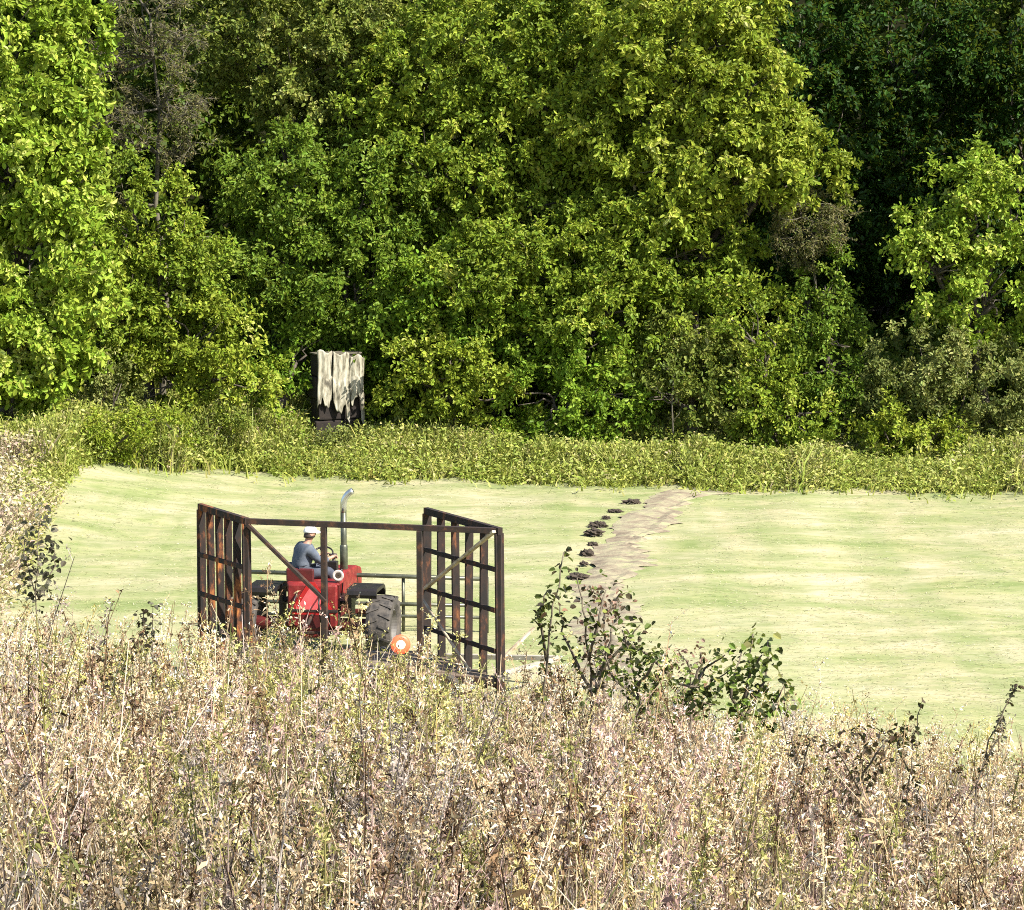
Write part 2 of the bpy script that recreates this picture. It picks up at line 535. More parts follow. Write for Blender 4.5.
def crown_mesh(name, lobes, pal, leaf=.19, dens=1.0, per=76, spread=.34):
    """lobes: world centre + radii. Leaf clumps spread through each lobe's outer volume."""
    Q, COL = [], []
    for (c, r) in lobes:
        c = np.array(c); r = np.array(r)
        area = 4 * math.pi * ((r[0] * r[1]) ** 1.6 / 3 + (r[0] * r[2]) ** 1.6 / 3 + (r[1] * r[2]) ** 1.6 / 3) ** (1 / 1.6)
        k = max(14, int(area * 1.75 * dens))
        d = nrm(RNG.normal(0, 1, (int(k * 1.6), 3)))
        keep = (d[:, 1] < .25) | (RNG.random(len(d)) < .45)      # the wood behind crowds out the far side
        d = d[keep][:k]
        k = len(d)
        ph = RNG.random(3) * 6
        lump = .16 * np.sin(d[:, 0] * 5 + ph[0]) * np.cos(d[:, 2] * 5 + ph[1]) + .10 * np.sin(d[:, 0] * 11 + ph[2] + d[:, 2] * 9)
        rad = (1 - .5 * RNG.random(k) ** 1.7) * (1 + lump) + RNG.normal(0, .03, k)
        cc = c + d * r * rad[:, None]
        out = nrm(d / r)
        size = RNG.uniform(.65, 1.5, k)
        tone = 1.35 + RNG.normal(0, .65, k)
        m = per
        # each clump: a few short twigs set with leaves
        tw = 5
        td = nrm(out[:, None, :] * .7 + RNG.normal(0, .7, (k, tw, 3)) + np.array([0, 0, .05]))
        tl = spread * size[:, None] * RNG.uniform(.7, 1.6, (k, tw))
        per_t = max(3, m // tw)
        f = RNG.random((k, tw, per_t))
        pos = cc[:, None, None, :] + td[:, :, None, :] * (tl[:, :, None] * f)[..., None] + RNG.normal(0, .075, (k, tw, per_t, 3))
        pos[..., 2] -= .25 * (tl[:, :, None] * f) ** 2
        ld = td[:, :, None, :] * .8 + RNG.normal(0, .75, (k, tw, per_t, 3)) + np.array([0, 0, -.25])
        cn = nrm(out * .8 + RNG.normal(0, .45, (k, 3)) + np.array([0, -.1, .6]))
        ln = cn[:, None, None, :] + RNG.normal(0, .42, (k, tw, per_t, 3))
        N = k * tw * per_t
        L = leaf * .84 * RNG.uniform(.6, 1.25, N)
        Q.append(leaf_hex(pos.reshape(-1, 3), ld.reshape(-1, 3), ln.reshape(-1, 3), L, L * RNG.uniform(.42, .72, N)))
        ti = np.repeat(tone, tw * per_t) + RNG.normal(0, .55, N)
        cl_ = pick(pal, np.clip(ti, 0, 3.99).astype(int), .10)
        COL += [cl_, cl_]
    return quads_mesh(name, np.concatenate(Q), np.concatenate(COL))


def limb_path(a, b, n=6, wob=.25):
    a, b = Vector(a), Vector(b)
    out = []
    for i in range(n + 1):
        f = i / n
        p = a.lerp(b, f)
        p.z += .12 * (b - a).length * math.sin(f * math.pi) * .5
        if 0 < i < n: p += Vector((random.gauss(0, wob), random.gauss(0, wob), random.gauss(0, wob * .4)))
        out.append(p)
    return out


def tree(name, label, cat, px, Y, lobes, pal, group='trees of the wood', leaf=.19, dens=1.0, per=96, trunk_r=.22, spread=.34):
    """lobes in picture pixels at depth Y + dY: (px, py, rx, ry, dY, depth radius or None)"""
    if cat != 'herb clump': Y += 2.0         # leave room for the grass band in front of the wood
    x = XP(px, Y)
    z0 = gz(x, Y)
    t = thing(name, label, cat, (x, Y, z0), group=group)
    L = []
    for lb in lobes:
        lx, ly, rx, ry = lb[:4]
        dY = lb[4] if len(lb) > 4 else 0
        c = P(lx, ly, Y + dY)
        s = F / ((Y + dY) * CT)
        rX, rZ = rx / s, ry / s
        L.append(((c.x - x, dY, c.z - z0), (rX, .8 * rX if len(lb) < 6 else lb[5], rZ)))
    tm = MB()
    top = max(c[2] for c, r in L)
    mid = Vector((sum(c[0] for c, r in L) / len(L) * .4, .1, top * .55))
    pth = limb_path((0, 0, -.15), mid, 6, .04 + top * .008)
    if top < 3.2:
        for k in range(4):
            c, r = L[k % len(L)]
            e = Vector((c[0] + random.uniform(-.4, .4) * r[0], c[1] + random.uniform(-.3, .3), c[2] + r[2] * .4))
            q = limb_path((random.uniform(-.15, .15), random.uniform(-.1, .1), -.12), e, 5, .06)
            tm.tube(q, [.06 * (1 - .8 * i / 5) for i in range(6)], 6)
    else:
        tm.tube(pth, [trunk_r * (1.25 if i == 0 else 1) * (1 - .55 * i / 6) for i in range(7)], 10)
        for c, r in L:
            st = pth[random.choice((3, 4, 5, 6))]
            q = limb_path(st, c, 6, .12)
            tm.tube(q, [trunk_r * .5 * (1 - .8 * i / 6) for i in range(7)], 7)
            for _ in range(5):
                d = Vector((random.gauss(0, 1), random.gauss(0, 1), random.gauss(.2, .7))).normalized()
                e = Vector(c) + Vector((d.x * r[0], d.y * r[1], d.z * r[2])) * .85
                q2 = limb_path(q[random.choice((3, 4, 5))], e, 5, .12)
                tm.tube(q2, [trunk_r * .2 * (1 - .8 * i / 5) for i in range(6)], 5)
    tm.build('trunk', M['bark'], t, smooth=True)
    link('crown', crown_mesh(name + '_crown', L, GREENS[pal], leaf, dens, per, spread), M['leaf'], t)
    return t


# left: bright tree close to the field edge
tree('broadleaf_tree', 'tall bright light-green tree filling the left edge of the picture', 'tree', 10, 71.5,
     [(10, 40, 95, 85), (-10, 160, 105, 95, -1), (55, 150, 48, 80, -1.2), (40, 260, 72, 80, -1.5), (0, 340, 90, 70, -1.5), (45, 335, 50, 60, -1.8), (-90, 100, 110, 120)], 'fresh', leaf=.24, dens=1.0)
tree('broadleaf_tree', 'olive tree standing between the bright left tree and the dark gap', 'tree', 150, 74.5,
     [(135, 215, 50, 60), (165, 290, 55, 60), (120, 300, 45, 60, -.5), (190, 250, 38, 45)], 'olive', leaf=.18)
tree('shrub', 'yellow-green shrub below the olive tree, left of the pale sheeted stack', 'shrub', 200, 74,
     [(190, 340, 55, 50), (228, 378, 55, 44, -.3), (160, 375, 45, 42)], 'yellow', leaf=.18, group='shrubs at the wood edge')
tree('shrub', 'small grey-green shrub at the foot of the bright left tree', 'shrub', 105, 73,
     [(105, 372, 24, 36), (125, 392, 22, 24)], 'grey', leaf=.14, group='shrubs at the wood edge')
tree('shrub', 'dark green shrub pressed against the left side of the sheeted stack', 'shrub', 285, 74.6,
     [(272, 400, 36, 40, .4), (295, 345, 30, 34, 1.6), (262, 425, 40, 20, -.3)], 'green', leaf=.18, group='shrubs at the wood edge')
tree('shrub', 'dark olive shrub filling the gap on the right side of the sheeted stack', 'shrub', 385, 76.6,
     [(385, 395, 30, 40), (365, 370, 30, 40, .6), (395, 425, 34, 20, -.6)], 'olive', leaf=.17, group='shrubs at the wood edge')
tree('shrub', 'green shrub showing just above the sheeted stack', 'shrub', 335, 77.6,
     [(330, 335, 50, 30), (350, 385, 50, 50, .4)], 'deep', leaf=.17, group='shrubs at the wood edge')
tree('herb_clump', 'bright yellow-green herb clump at the left end of the grass band', 'herb clump', 95, 71.2,
     [(75, 430, 34, 24), (110, 435, 36, 22, .3), (45, 440, 32, 22), (150, 425, 40, 18, .6)], 'yellow', leaf=.13, group='shrubs at the wood edge')
tree('herb_clump', 'dull brownish herb clump in the grass band, right of the yellow-green clump', 'herb clump', 200, 73.8,
     [(180, 428, 36, 16), (225, 432, 36, 14, .2)], 'brown', leaf=.12, group='shrubs at the wood edge')
tree('herb_clump', 'pale green herb clump hiding the foot of the sheeted stack', 'herb clump', 345, 75.6,
     [(328, 447, 26, 15), (362, 446, 24, 14, .1)], 'grey', leaf=.11, group='shrubs at the wood edge')
# main mass
tree('broadleaf_tree', 'brown-olive tree at the top behind the grey dead branches', 'tree', 300, 81,
     [(300, 40, 100, 85), (240, 20, 70, 60), (390, 60, 80, 80), (350, 120, 80, 55, -.6)], 'brown', leaf=.20)
tree('broadleaf_tree', 'deep green tree in shade right of the dark gap, above the sheeted stack', 'tree', 320, 77.5,
     [(300, 190, 75, 62), (370, 200, 75, 70), (290, 265, 72, 55, -.5), (360, 285, 80, 58, -.8)], 'deep', leaf=.19)
tree('broadleaf_tree', 'large olive-green tree at the middle of the wood, reaching the top of the picture', 'tree', 500, 79,
     [(480, 60, 105, 90), (560, 110, 95, 90, -.6), (450, 160, 90, 75, -.8), (600, 20, 95, 70, .4), (530, 200, 90, 65, -1.2), (420, 90, 70, 70)], 'olive', leaf=.20)
tree('broadleaf_tree', 'yellow-lit tree whose slanting right flank borders the dark upper right', 'tree', 690, 76,
     [(670, 45, 85, 75), (735, 95, 66, 62, -.6), (790, 165, 62, 42, -1.0), (700, 165, 80, 60, -.9), (640, 120, 75, 70), (730, 20, 50, 55), (765, 130, 55, 45, -.8)], 'yellow', leaf=.22)
tree('broadleaf_tree', 'mid-green tree below the large olive tree, right of centre', 'tree', 570, 75.5,
     [(560, 265, 85, 55), (640, 250, 80, 58, -.3), (490, 280, 75, 55), (610, 310, 80, 52, -.6), (700, 265, 70, 55)], 'olive', leaf=.19)
tree('broadleaf_tree', 'green tree rising directly behind and right of the sheeted stack', 'tree', 430, 75.8,
     [(420, 300, 62, 50), (455, 345, 60, 52, -.4), (385, 345, 40, 44, .2), (520, 330, 60, 48, -.2)], 'green', leaf=.19)
for lab, pxs, Yb, lobes, pal in (
    ('bright yellow-green shrub at the wood edge just right of the sheeted stack', 450, 74.2, [(430, 385, 52, 46), (480, 400, 48, 42, -.3), (460, 355, 40, 30, .3)], 'yellow'),
    ('rounded green shrub below the middle of the wood, left of the thin upright stem', 555, 73.8, [(550, 395, 55, 48), (600, 405, 45, 38, -.3), (580, 360, 50, 40, .3)], 'green'),
    ('brownish shrub beside the thin upright stem at the wood edge', 690, 73.6, [(670, 400, 48, 42), (715, 385, 50, 55), (690, 350, 50, 45, .5)], 'brown'),
    ('olive shrub between the brownish shrub and the dark pointed bush', 775, 73.2, [(760, 405, 48, 40), (800, 420, 45, 28, -.3), (745, 330, 45, 48, .6)], 'olive'),
    ('low yellowish shrub in front of the grey-green bush at the right', 905, 72.4, [(890, 432, 42, 24), (935, 438, 38, 20)], 'yellow')):
    tree('shrub', lab, 'shrub', pxs, Yb, lobes, pal, leaf=.17, group='shrubs at the wood edge')
tree('pointed_bush', 'dark pointed bush below the bare grey twigs', 'bush', 825, 74.6,
     [(825, 285, 24, 42), (822, 330, 40, 45), (835, 375, 52, 45, -.2), (850, 410, 55, 30, -.3)], 'deep', leaf=.16, group='shrubs at the wood edge')
tree('broadleaf_tree', 'fresh green small tree with pale tips at the right edge', 'tree', 985, 74.2,
     [(965, 205, 42, 52), (1010, 215, 48, 60), (940, 265, 44, 46, -.3), (1000, 290, 62, 50, -.2), (915, 240, 22, 26)], 'fresh', leaf=.20)
tree('shrub', 'hazy grey-green bush at the lower right of the wood', 'bush', 950, 73.4,
     [(930, 365, 62, 46), (985, 380, 62, 48), (900, 395, 40, 38), (1040, 400, 60, 50)], 'grey', leaf=.15, group='shrubs at the wood edge')
# shaded trees deep in the upper right
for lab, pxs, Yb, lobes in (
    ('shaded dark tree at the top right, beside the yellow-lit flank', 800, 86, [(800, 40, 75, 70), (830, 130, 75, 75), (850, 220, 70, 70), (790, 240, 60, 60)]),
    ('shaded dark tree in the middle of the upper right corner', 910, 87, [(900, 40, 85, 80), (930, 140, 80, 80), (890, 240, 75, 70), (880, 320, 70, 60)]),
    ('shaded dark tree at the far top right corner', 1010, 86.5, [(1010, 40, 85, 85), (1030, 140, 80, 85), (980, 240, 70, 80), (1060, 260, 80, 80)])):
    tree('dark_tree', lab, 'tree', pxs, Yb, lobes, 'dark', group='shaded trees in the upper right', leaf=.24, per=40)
# unseen right-hand trees added to shade the upper right corner; wood continues at left
tree('broadleaf_tree', 'tall green tree added just beyond the right edge to shade the upper right', 'tree', 1200, 76,
     [(1180, 0, 120, 120), (1230, -140, 140, 140), (1160, 140, 95, 100), (1250, 120, 120, 120), (1190, 290, 100, 90)], 'green', leaf=.34, dens=.5)
tree('broadleaf_tree', 'taller green tree added further beyond the right edge to shade the upper right', 'tree', 1330, 74,
     [(1320, -60, 150, 140), (1350, -230, 150, 130), (1330, 130, 140, 120), (1320, 300, 120, 100)], 'olive', leaf=.36, dens=.45)
tree('broadleaf_tree', 'tall green tree standing just beyond the left edge of the picture', 'tree', -170, 76,
     [(-170, 40, 120, 120), (-160, 200, 110, 110), (-190, 330, 100, 80)], 'green', leaf=.34, dens=.5)


# dead, bare trees
def twigs(mb, p, d, ln, r, depth):
    n = 4
    pts = [p.copy()]
    dd = d.copy()
    for i in range(n):
        dd = (dd + Vector((random.gauss(0, .16), random.gauss(0, .16), random.gauss(-.02, .12)))).normalized()
        pts.append(pts[-1] + dd * ln / n)
    mb.tube(pts, [r * (1 - .6 * i / n) for i in range(n + 1)], 5, cap=False)
    if depth:
        for k in range(random.choice((3, 4, 4))):
            i = random.choice((1, 2, 3, 4))
            nd = (dd + Vector((random.gauss(0, .7), random.gauss(0, .7), random.gauss(.05, .5)))).normalized()
            twigs(mb, pts[i], nd, ln * random.uniform(.5, .75), r * .55, depth - 1)


def bare_tree(label, px, Y, top_px, arms, rr=.09, ln=1.7, depth=3):
    Y += 2.3
    x = XP(px, Y)
    t = thing('dead_tree', label, 'dead tree', (x, Y, gz(x, Y)), group='bare trees in the wood')
    tm = MB()
    e = P(top_px[0], top_px[1], Y) - Vector((x, Y, gz(x, Y)))
    pth = limb_path((0, 0, -.1), e, 8, .12)
    tm.tube(pth, [rr * (1.3 - .9 * i / 8) for i in range(9)], 8)
    tm.build('trunk', M['dead'], t, smooth=True)
    bmh = MB()
    for (f, dx, dz) in arms:
        i = int(f * 8)
        twigs(bmh, pth[i], Vector((dx, random.uniform(-.7, -.1), dz)).normalized(), ln * random.uniform(.8, 1.2), rr * .55, depth)
    bmh.build('bare_branches', M['dead'], t, smooth=True)
    k = 6500
    vi = np.array(bmh.v)[RNG.integers(0, len(bmh.v), k)] + RNG.normal(0, .05, (k, 3))
    lf = leaf_hex(vi, RNG.normal(0, 1, (k, 3)), RNG.normal(0, .6, (k, 3)) + np.array([0, -.3, .8]), RNG.uniform(.07, .15, k), RNG.uniform(.03, .06, k))
    c_ = pick([(.13, .125, .04), (.17, .155, .06), (.21, .19, .085), (.10, .12, .03)], RNG.integers(0, 4, k))
    link('withered_leaves', quads_mesh('withered_leaves', lf, np.concatenate([c_, c_])), M['leaf'], t)
    return t


bare_tree('grey bare tree with tangled dead branches at the top left of the wood', 165, 76.3, (150, 15),
          [(.7, -1, .3), (.75, .8, .2), (.8, -.6, .5), (.85, .9, .4), (.9, -.9, .1), (.95, .5, .6), (1, -.5, .8), (1, .6, .5), (.65, .7, -.1), (.88, -.2, .5), (.78, -.7, -.1), (.92, .3, .2), (.72, -.4, .6), (.83, .5, .5), (.97, -.8, .3), (.99, .8, .1), (.69, .9, .3), (.6, -.8, .1), (.9, 0, .7), (.94, -.3, -.2), (.8, .2, -.2)], rr=.09, ln=1.15, depth=4)
bare_tree('bare grey twigs hanging under the yellow-lit flank', 835, 74.9, (800, 205),
          [(.95, -1, -.1), (1, -.8, .2), (1, .7, .1), (.9, .9, -.2), (.95, .2, -.3), (1, -.3, -.4), (.9, -.6, -.5), (.92, .6, -.4), (.97, .9, .0), (.88, .3, -.1), (.85, -.8, -.2)], rr=.06, ln=.8, depth=4)
# thin pale stem in the shrubs
x = XP(672, 74.6)
t = thing('thin_stem', 'thin upright stem at the wood edge, standing against the shrubs', 'sapling', (x, 74.6, gz(x, 74.6)), group=None)
tm = MB(); tm.tube([(0, 0, -.1), (.03, 0, 1), (-.02, 0, 2), (.04, .05, 3.1)], [.035, .03, .025, .012], 6)
tm.build('stem', M['dead'], t, smooth=True)
for z, dx in ((1.5, .6), (2.0, -.6), (2.5, .5), (2.9, -.4)):
    bmh = MB()
    twigs(bmh, Vector((0, 0, z)), Vector((dx, -.1, .5)).normalized(), .5, .012, 1)
    bmh.build('twig', M['dead'], t)

# the wood going on behind: one mass nobody could count
L = []
for i in range(19):
    for j in range(6):
        yy = RNG.uniform(90, 102)
        xx = -32 + 64 * (i + .5 + RNG.uniform(-.45, .45)) / 18
        zz = 2.2 + 3.9 * j + RNG.uniform(-1, 1)
        r = RNG.uniform(2.5, 3.4)
        L.append(((xx, yy, max(zz, gz(xx, yy) + 1.0)), (r, r * .8, r * .95)))
for k in range(60):
    yy = RNG.uniform(81, 88)
    xx = -22 + 44 * (k + RNG.random()) / 60
    L.append(((xx, yy, gz(xx, yy) + RNG.uniform(.6, 2.6)), (1.5, 1.0, 1.3)))
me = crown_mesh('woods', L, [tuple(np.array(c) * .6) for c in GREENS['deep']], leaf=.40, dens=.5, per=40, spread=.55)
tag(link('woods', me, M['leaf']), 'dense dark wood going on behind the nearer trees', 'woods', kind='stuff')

# ------------------------------------------------------------------ sheeted stack at the wood's edge
Ys = 76.4
sx = XP(341, Ys)
s0 = thing('covered_stack', 'narrow dark block faced with three pale weathered panels at the wood edge', 'covered stack', (sx, Ys, gz(sx, Ys)), R(24))
zt = P(341, 353, Ys).z - gz(sx, Ys)
W = 1.50
mb = MB()
for k in range(5):
    zz = k * zt / 5
    mb.box((.03 * (-1) ** k - .02, .38, zz + zt / 10 - .06), (W - .04 + .05 * (k % 2), .72, zt / 5 - .02), rz=.02 * (-1) ** k)
mb.build('stack', M['stack'], s0, bevel=.05)
edges = [(-.77, -.29, .10, .55, -.015), (-.27, .27, .02, .50, .01), (.29, .75, -.07, .56, -.01)]
for pi, (xa, xb, top, low, tilt) in enumerate(edges):
    nu, nw = 16, 30
    sv, sf = [], []
    for a in range(nu + 1):
        u = a / nu
        xx = xa + (xb - xa) * u
        tp = zt + top + .05 * math.sin(u * 7 + pi * 2) - .05 * u
        lo = zt * (low + .05 * math.sin(u * 7 + pi * 2.3) + .015 * math.sin(u * 23 + pi) + (-.17 if (pi == 1 and u > .75) or (pi == 2 and u > .7) else 0) - (.05 if pi == 0 and u < .3 else 0))
        for b_ in range(nw + 1):
            w = b_ / nw
            z = tp - (tp - lo) * w
            bow = .05 * math.sin(u * math.pi) + .018 * math.sin(u * 19 + pi) + .02 * math.sin(w * 6 + u * 3 + pi) + tilt * w * 3
            sv.append((xx + .02 * math.sin(w * 5 + pi), -.05 - bow - .06 * w * (w > .5), z))
    for a in range(nu):
        for b_ in range(nw):
            q = a * (nw + 1) + b_
            sf.append((q, q + nw + 1, q + nw + 2, q + 1))
    mb = MB(); mb.add(sv, sf)
    o = mb.build('panel', M['sheet'], s0, smooth=True)
    sd = o.modifiers.new('thick', 'SOLIDIFY'); sd.thickness = .03
MB().box((0, .38, zt - .03), (W, .66, .05), rz=.0).build('top_board', M['dead'], s0, bevel=.01)

# ------------------------------------------------------------------ open rack wagon
NR, NL = P(499, 531, 43.9), P(246, 521, 45.0)
FL, FR = P(201, 507, 46.5), P(427, 511, 46.2)
ctr = (NR + NL + FL + FR) / 4
wz = 0.0
wag = thing('hay_wagon', 'rusty open steel rack wagon with tall slatted ends and a single top rail', 'wagon', (ctr.x, ctr.y, wz))
off = Vector((ctr.x, ctr.y, wz))
nr, nl, fl, fr = NR - off, NL - off, FL - off, FR - off


def down(p, z): return Vector((p.x, p.y, z))


def end_rack(near, far, nsl, mat, rails, zlow, w=.085):
    mb = MB()
    d = (near - far)
    mb.bar(far - d.normalized() * .05, near + d.normalized() * .05, .10, .13)
    for zr in rails:
        nq = Vector((d.y, -d.x, 0)).normalized() * .075
        mb.bar(down(far, zr) + nq, down(near, zr + .02) + nq, .05, .085)
    r = mb.build('end_rack', mat, wag, bevel=.006)
    for i in range(nsl):
        f = i / (nsl - 1)
        p = far.lerp(near, f)
        nn = Vector((d.y, -d.x, 0)).normalized()
        q = p + nn * .0
        k = MB()
        jit = random.uniform(-.03, .03)
        k.bar((q.x + jit, q.y, zlow + random.uniform(-.06, .06)), (q.x, q.y, p.z - .045), w * (1.15 if i in (0, nsl - 1) else 1.0), .05, up=(d.x, d.y, 0))
        k.build('slat', mat, r, bevel=.005)
    return r


end_rack(nl, fl, 6, M['rust'], (2.30, 1.55, .85), .22, .15)
end_rack(nr, fr, 6, M['darkrust'], (2.45, 1.70, .95), .22, .155)
o = MB().bar(nl + Vector((-.04, 0, .0)), nr + Vector((.04, 0, 0)), .085, .105).build('top_rail', M['darksteel'], wag, bevel=.006)


def on_near(px):
    f = (px - 246) / (499 - 246)
    return nl.lerp(nr, f)


sd_ = (nr - nl).normalized()
outw = Vector((sd_.y, -sd_.x, 0))
for px, zl in ((246, .25), (325, .42), (421, .42), (499, .12)):
    p = on_near(px)
    MB().bar((p.x, p.y, zl), (p.x, p.y, p.z - .055), .115, .10, up=sd_).build('post', M['darkrust'] if px in (499, 246) else M['darksteel'], wag, bevel=.005)
# braces
a = on_near(249) + outw * .06 + Vector((0, 0, -.06)); bb = on_near(327) + outw * .06; bb.z -= 1.42
MB().bar(a, bb, .09, .06).build('brace', M['darksteel'], wag, bevel=.004)
dv = (nr - fr)
nn = Vector((-dv.y, dv.x, 0)).normalized()
if nn.y > 0: nn = -nn
a = nr + nn * .10 + Vector((0, 0, .0)); bb = fr.lerp(nr, .05) + nn * .12; bb.z = 1.72
MB().bar(a, bb, .085, .05).build('brace', M['sunlitsteel'], wag, bevel=.004)
a = fr.lerp(nr, -.05) + nn * .14; a.z = 1.62; bb = fr.lerp(nr, .72) + nn * .14; bb.z = .42
MB().tube([a, bb], .028, 8).build('brace', M['sunlitsteel'], wag, smooth=True)
# floor frame, planks, running gear
mb = MB()
for (p, q) in ((nl, nr), (fl, fr)):
    mb.bar(down(p, .40), down(q, .40), .10, .14)
for f in (0, .25, .5, .75, 1):
    mb.bar(down(nl.lerp(nr, f), .30), down(fl.lerp(fr, f), .30), .08, .06)
mb.build('chassis', M['darksteel'], wag, bevel=.006)
mb = MB()
for k in range(9):
    f = (k + .5) / 9
    mb.bar(down(nl.lerp(fl, f), .455), down(nr.lerp(fr, f), .455), .17, .035)
mb.build('floor_planks', M['deckwood'], wag)


def wheel(parent, c, r, w, rz, name='wheel', lugs=0, rimr=.58):
    e = bpy.data.objects.new(name, None); C.objects.link(e); e.parent = parent
    e.location = c; e.rotation_euler = (0, 0, rz)
    h = w / 2
    ri = r * rimr
    prof = [(-h * .8, ri), (-h, ri + (r - ri) * .35), (-h * .98, r * .93), (-h * .7, r * .99), (0, r), (h * .7, r * .99), (h * .98, r * .93), (h, ri + (r - ri) * .35), (h * .8, ri)]
    mb = MB(); mb.lathe(prof, n=40)
    for k in range(lugs):
        for s in (-1, 1):
            a0 = 2 * math.pi * (k + (.5 if s > 0 else 0)) / lugs
            a1 = a0 + .16
            p0 = Vector((s * h * .06, r * math.cos(a0), r * math.sin(a0)))
            p1 = Vector((s * h * .98, r * .97 * math.cos(a1), r * .97 * math.sin(a1)))
            mb.bar(p0, p1, r * .075, r * .075, up=(0, math.cos(a0), math.sin(a0)))
    mb.build('tyre', M['rubber'], e, smooth=False)
    mb = MB()
    mb.lathe([(-h * .78, ri * 1.0), (-h * .82, ri * .92), (-h * .25, ri * .82), (-h * .2, ri * .3), (-h * .32, ri * .28), (-h * .34, .01),
              (h * .34, .01), (h * .32, ri * .28), (h * .2, ri * .3), (h * .25, ri * .82), (h * .82, ri * .92), (h * .78, ri * 1.0)], n=32)
    mb.build('rim', M['rim'], e, smooth=False)
    return e


ang = math.atan2(nr.y - nl.y, nr.x - nl.x)
for f in (.2, .8):
    for (p, q, s) in ((nl, nr, .12), (fl, fr, -.12)):
        c = p.lerp(q, f); c = c + outw * s; c.z = .26
        wheel(wag, c, .26, .16, ang + math.pi / 2)
# pale drawbar to the right
p = down(nr, .38)
mb = MB()
q = P(560, 668, 45.2) - off; q.z = .55
mb.bar(p.lerp(q, -.05) + Vector((0, .3, .1)), q, .09, .08)
mb.bar(down(fr, .38) + Vector((.3, 0, 0)), q + Vector((-.05, .03, 0)), .09, .09)
mb.build('drawbar', M['whitewood'], wag, bevel=.008)
mb = MB()
mb.bar(down(nr, .75) + Vector((.02, .2, 0)), P(534, 628, 44.6) - off, .05, .05)
mb.build('brace', M['sunlitsteel'], wag)
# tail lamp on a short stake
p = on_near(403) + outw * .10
MB().bar((p.x, p.y, .34), (p.x, p.y, .92), .05, .04, up=sd_).build('lamp_stake', M['sunlitsteel'], wag)
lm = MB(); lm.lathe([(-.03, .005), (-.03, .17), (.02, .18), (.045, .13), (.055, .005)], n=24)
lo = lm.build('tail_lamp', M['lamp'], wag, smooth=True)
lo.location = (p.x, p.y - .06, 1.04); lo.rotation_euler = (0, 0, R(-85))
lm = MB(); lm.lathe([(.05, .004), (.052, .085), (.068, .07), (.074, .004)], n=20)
lm.build('lamp_glint', M['lamp_glint'], lo, smooth=True)

# ------------------------------------------------------------------ pipe railing behind the tractor
Yr = 50.5
a0, a1 = P(226, 571, Yr), P(487, 579, Yr - .35)
ra = thing('pipe_railing', 'low pipe railing with thin posts behind the red tractor', 'railing', (a0.x, a0.y, 0))
ro = Vector((a0.x, a0.y, 0))
for z0, z1, rr in ((a0.z, a1.z, .045), (.62, .58, .04), (.36, .33, .035)):
    p, q = a0 - ro, a1 - ro
    p.z, q.z = z0, z1
    MB().tube([p, p.lerp(q, .33), p.lerp(q, .66), q], rr, 8).build('rail', M['exhaust'], ra, smooth=True)
for f in (.0, .34, .68, 1.0):
    p = (a0 - ro).lerp(a1 - ro, f)
    MB().tube([(p.x, p.y + .05, -.1), (p.x, p.y + .05, p.z + .03)], .035, 8).build('post', M['exhaust'], ra, smooth=True)

# ------------------------------------------------------------------ red tractor
Yt = 48.2
tx = XP(316, Yt, 1.0)
trac = thing('tractor', 'old red tractor seen from behind with black fenders and tall bent exhaust', 'tractor', (tx, Yt, 0), R(-9))
HT = 1.30
for s in (-1, 1):
    wheel(trac, (s * 1.36, 0, .60), .60, .50, 0, 'rear_wheel', lugs=16)
    wheel(trac, (s * .72, 2.25, .38), .38, .22, 0, 'front_wheel', lugs=0)
    mb = MB()           # fender: flat-topped, turned down at the inner side and at the rear
    pf = [(-.36, 1.27), (-.34, 1.35), (-.28, 1.385), (.36, 1.38), (.48, 1.32), (.54, 1.2)]
    xi, xo = s * .70, s * 1.30
    vs, fs = [], []
    for (y, z) in pf:
        vs += [(xi, y, z), (xo, y, z), (xo, y * .93, z - .07), (xi, y * .93, z - .07)]
    for k in range(len(pf) - 1):
        for j in range(4):
            fs.append((k * 4 + j, k * 4 + (j + 1) % 4, (k + 1) * 4 + (j + 1) % 4, (k + 1) * 4 + j))
    e_ = (len(pf) - 1) * 4
    fs += [(0, 1, 2, 3), (e_ + 3, e_ + 2, e_ + 1, e_)]
    mb.add(vs, fs)
    mb.box((s * .70, .1, 1.0), (.07, .34, .68))
    mb.build('fender', M['black'], trac, smooth=False)
# axle, transmission, rear panel, platform
mb = MB()
mb.tube([(-HT, 0, .6), (HT, 0, .6)], .13, 14)
mb.box((0, .3, .78), (.5, 1.3, .45))
mb.box((0, 1.9, .62), (.4, 1.4, .3))
mb.bar((-.72, 2.25, .42), (.72, 2.25, .42), .10, .10)
mb.build('chassis', M['darkred'], trac, bevel=.02)
mb = MB()
mb.box((0, -.28, 1.02), (1.0, .10, .86))
mb.box((0, -.10, .62), (.62, .4, .5))
mb.box((0, .02, 1.44), (1.06, .56, .07))
mb.build('rear_panel', M['red'], trac, bevel=.05)
mb = MB()
mb.box((0, -.34, .93), (1.02, .05, .06))
mb.bar((-.8, -.5, .52), (.8, -.5, .52), .07, .05)
mb.bar((-.35, -.1, .5), (-.35, -.75, .46), .06, .05); mb.bar((.35, -.1, .5), (.35, -.75, .46), .06, .05)
mb.build('hitch', M['darksteel'], trac, bevel=.008)
# seat
mb = MB()
mb.box((-.28, .18, 1.435), (.52, .48, .09)); mb.box((-.28, -.14, 1.58), (.56, .08, .30))
mb.build('seat', M['darkred'], trac, bevel=.03)
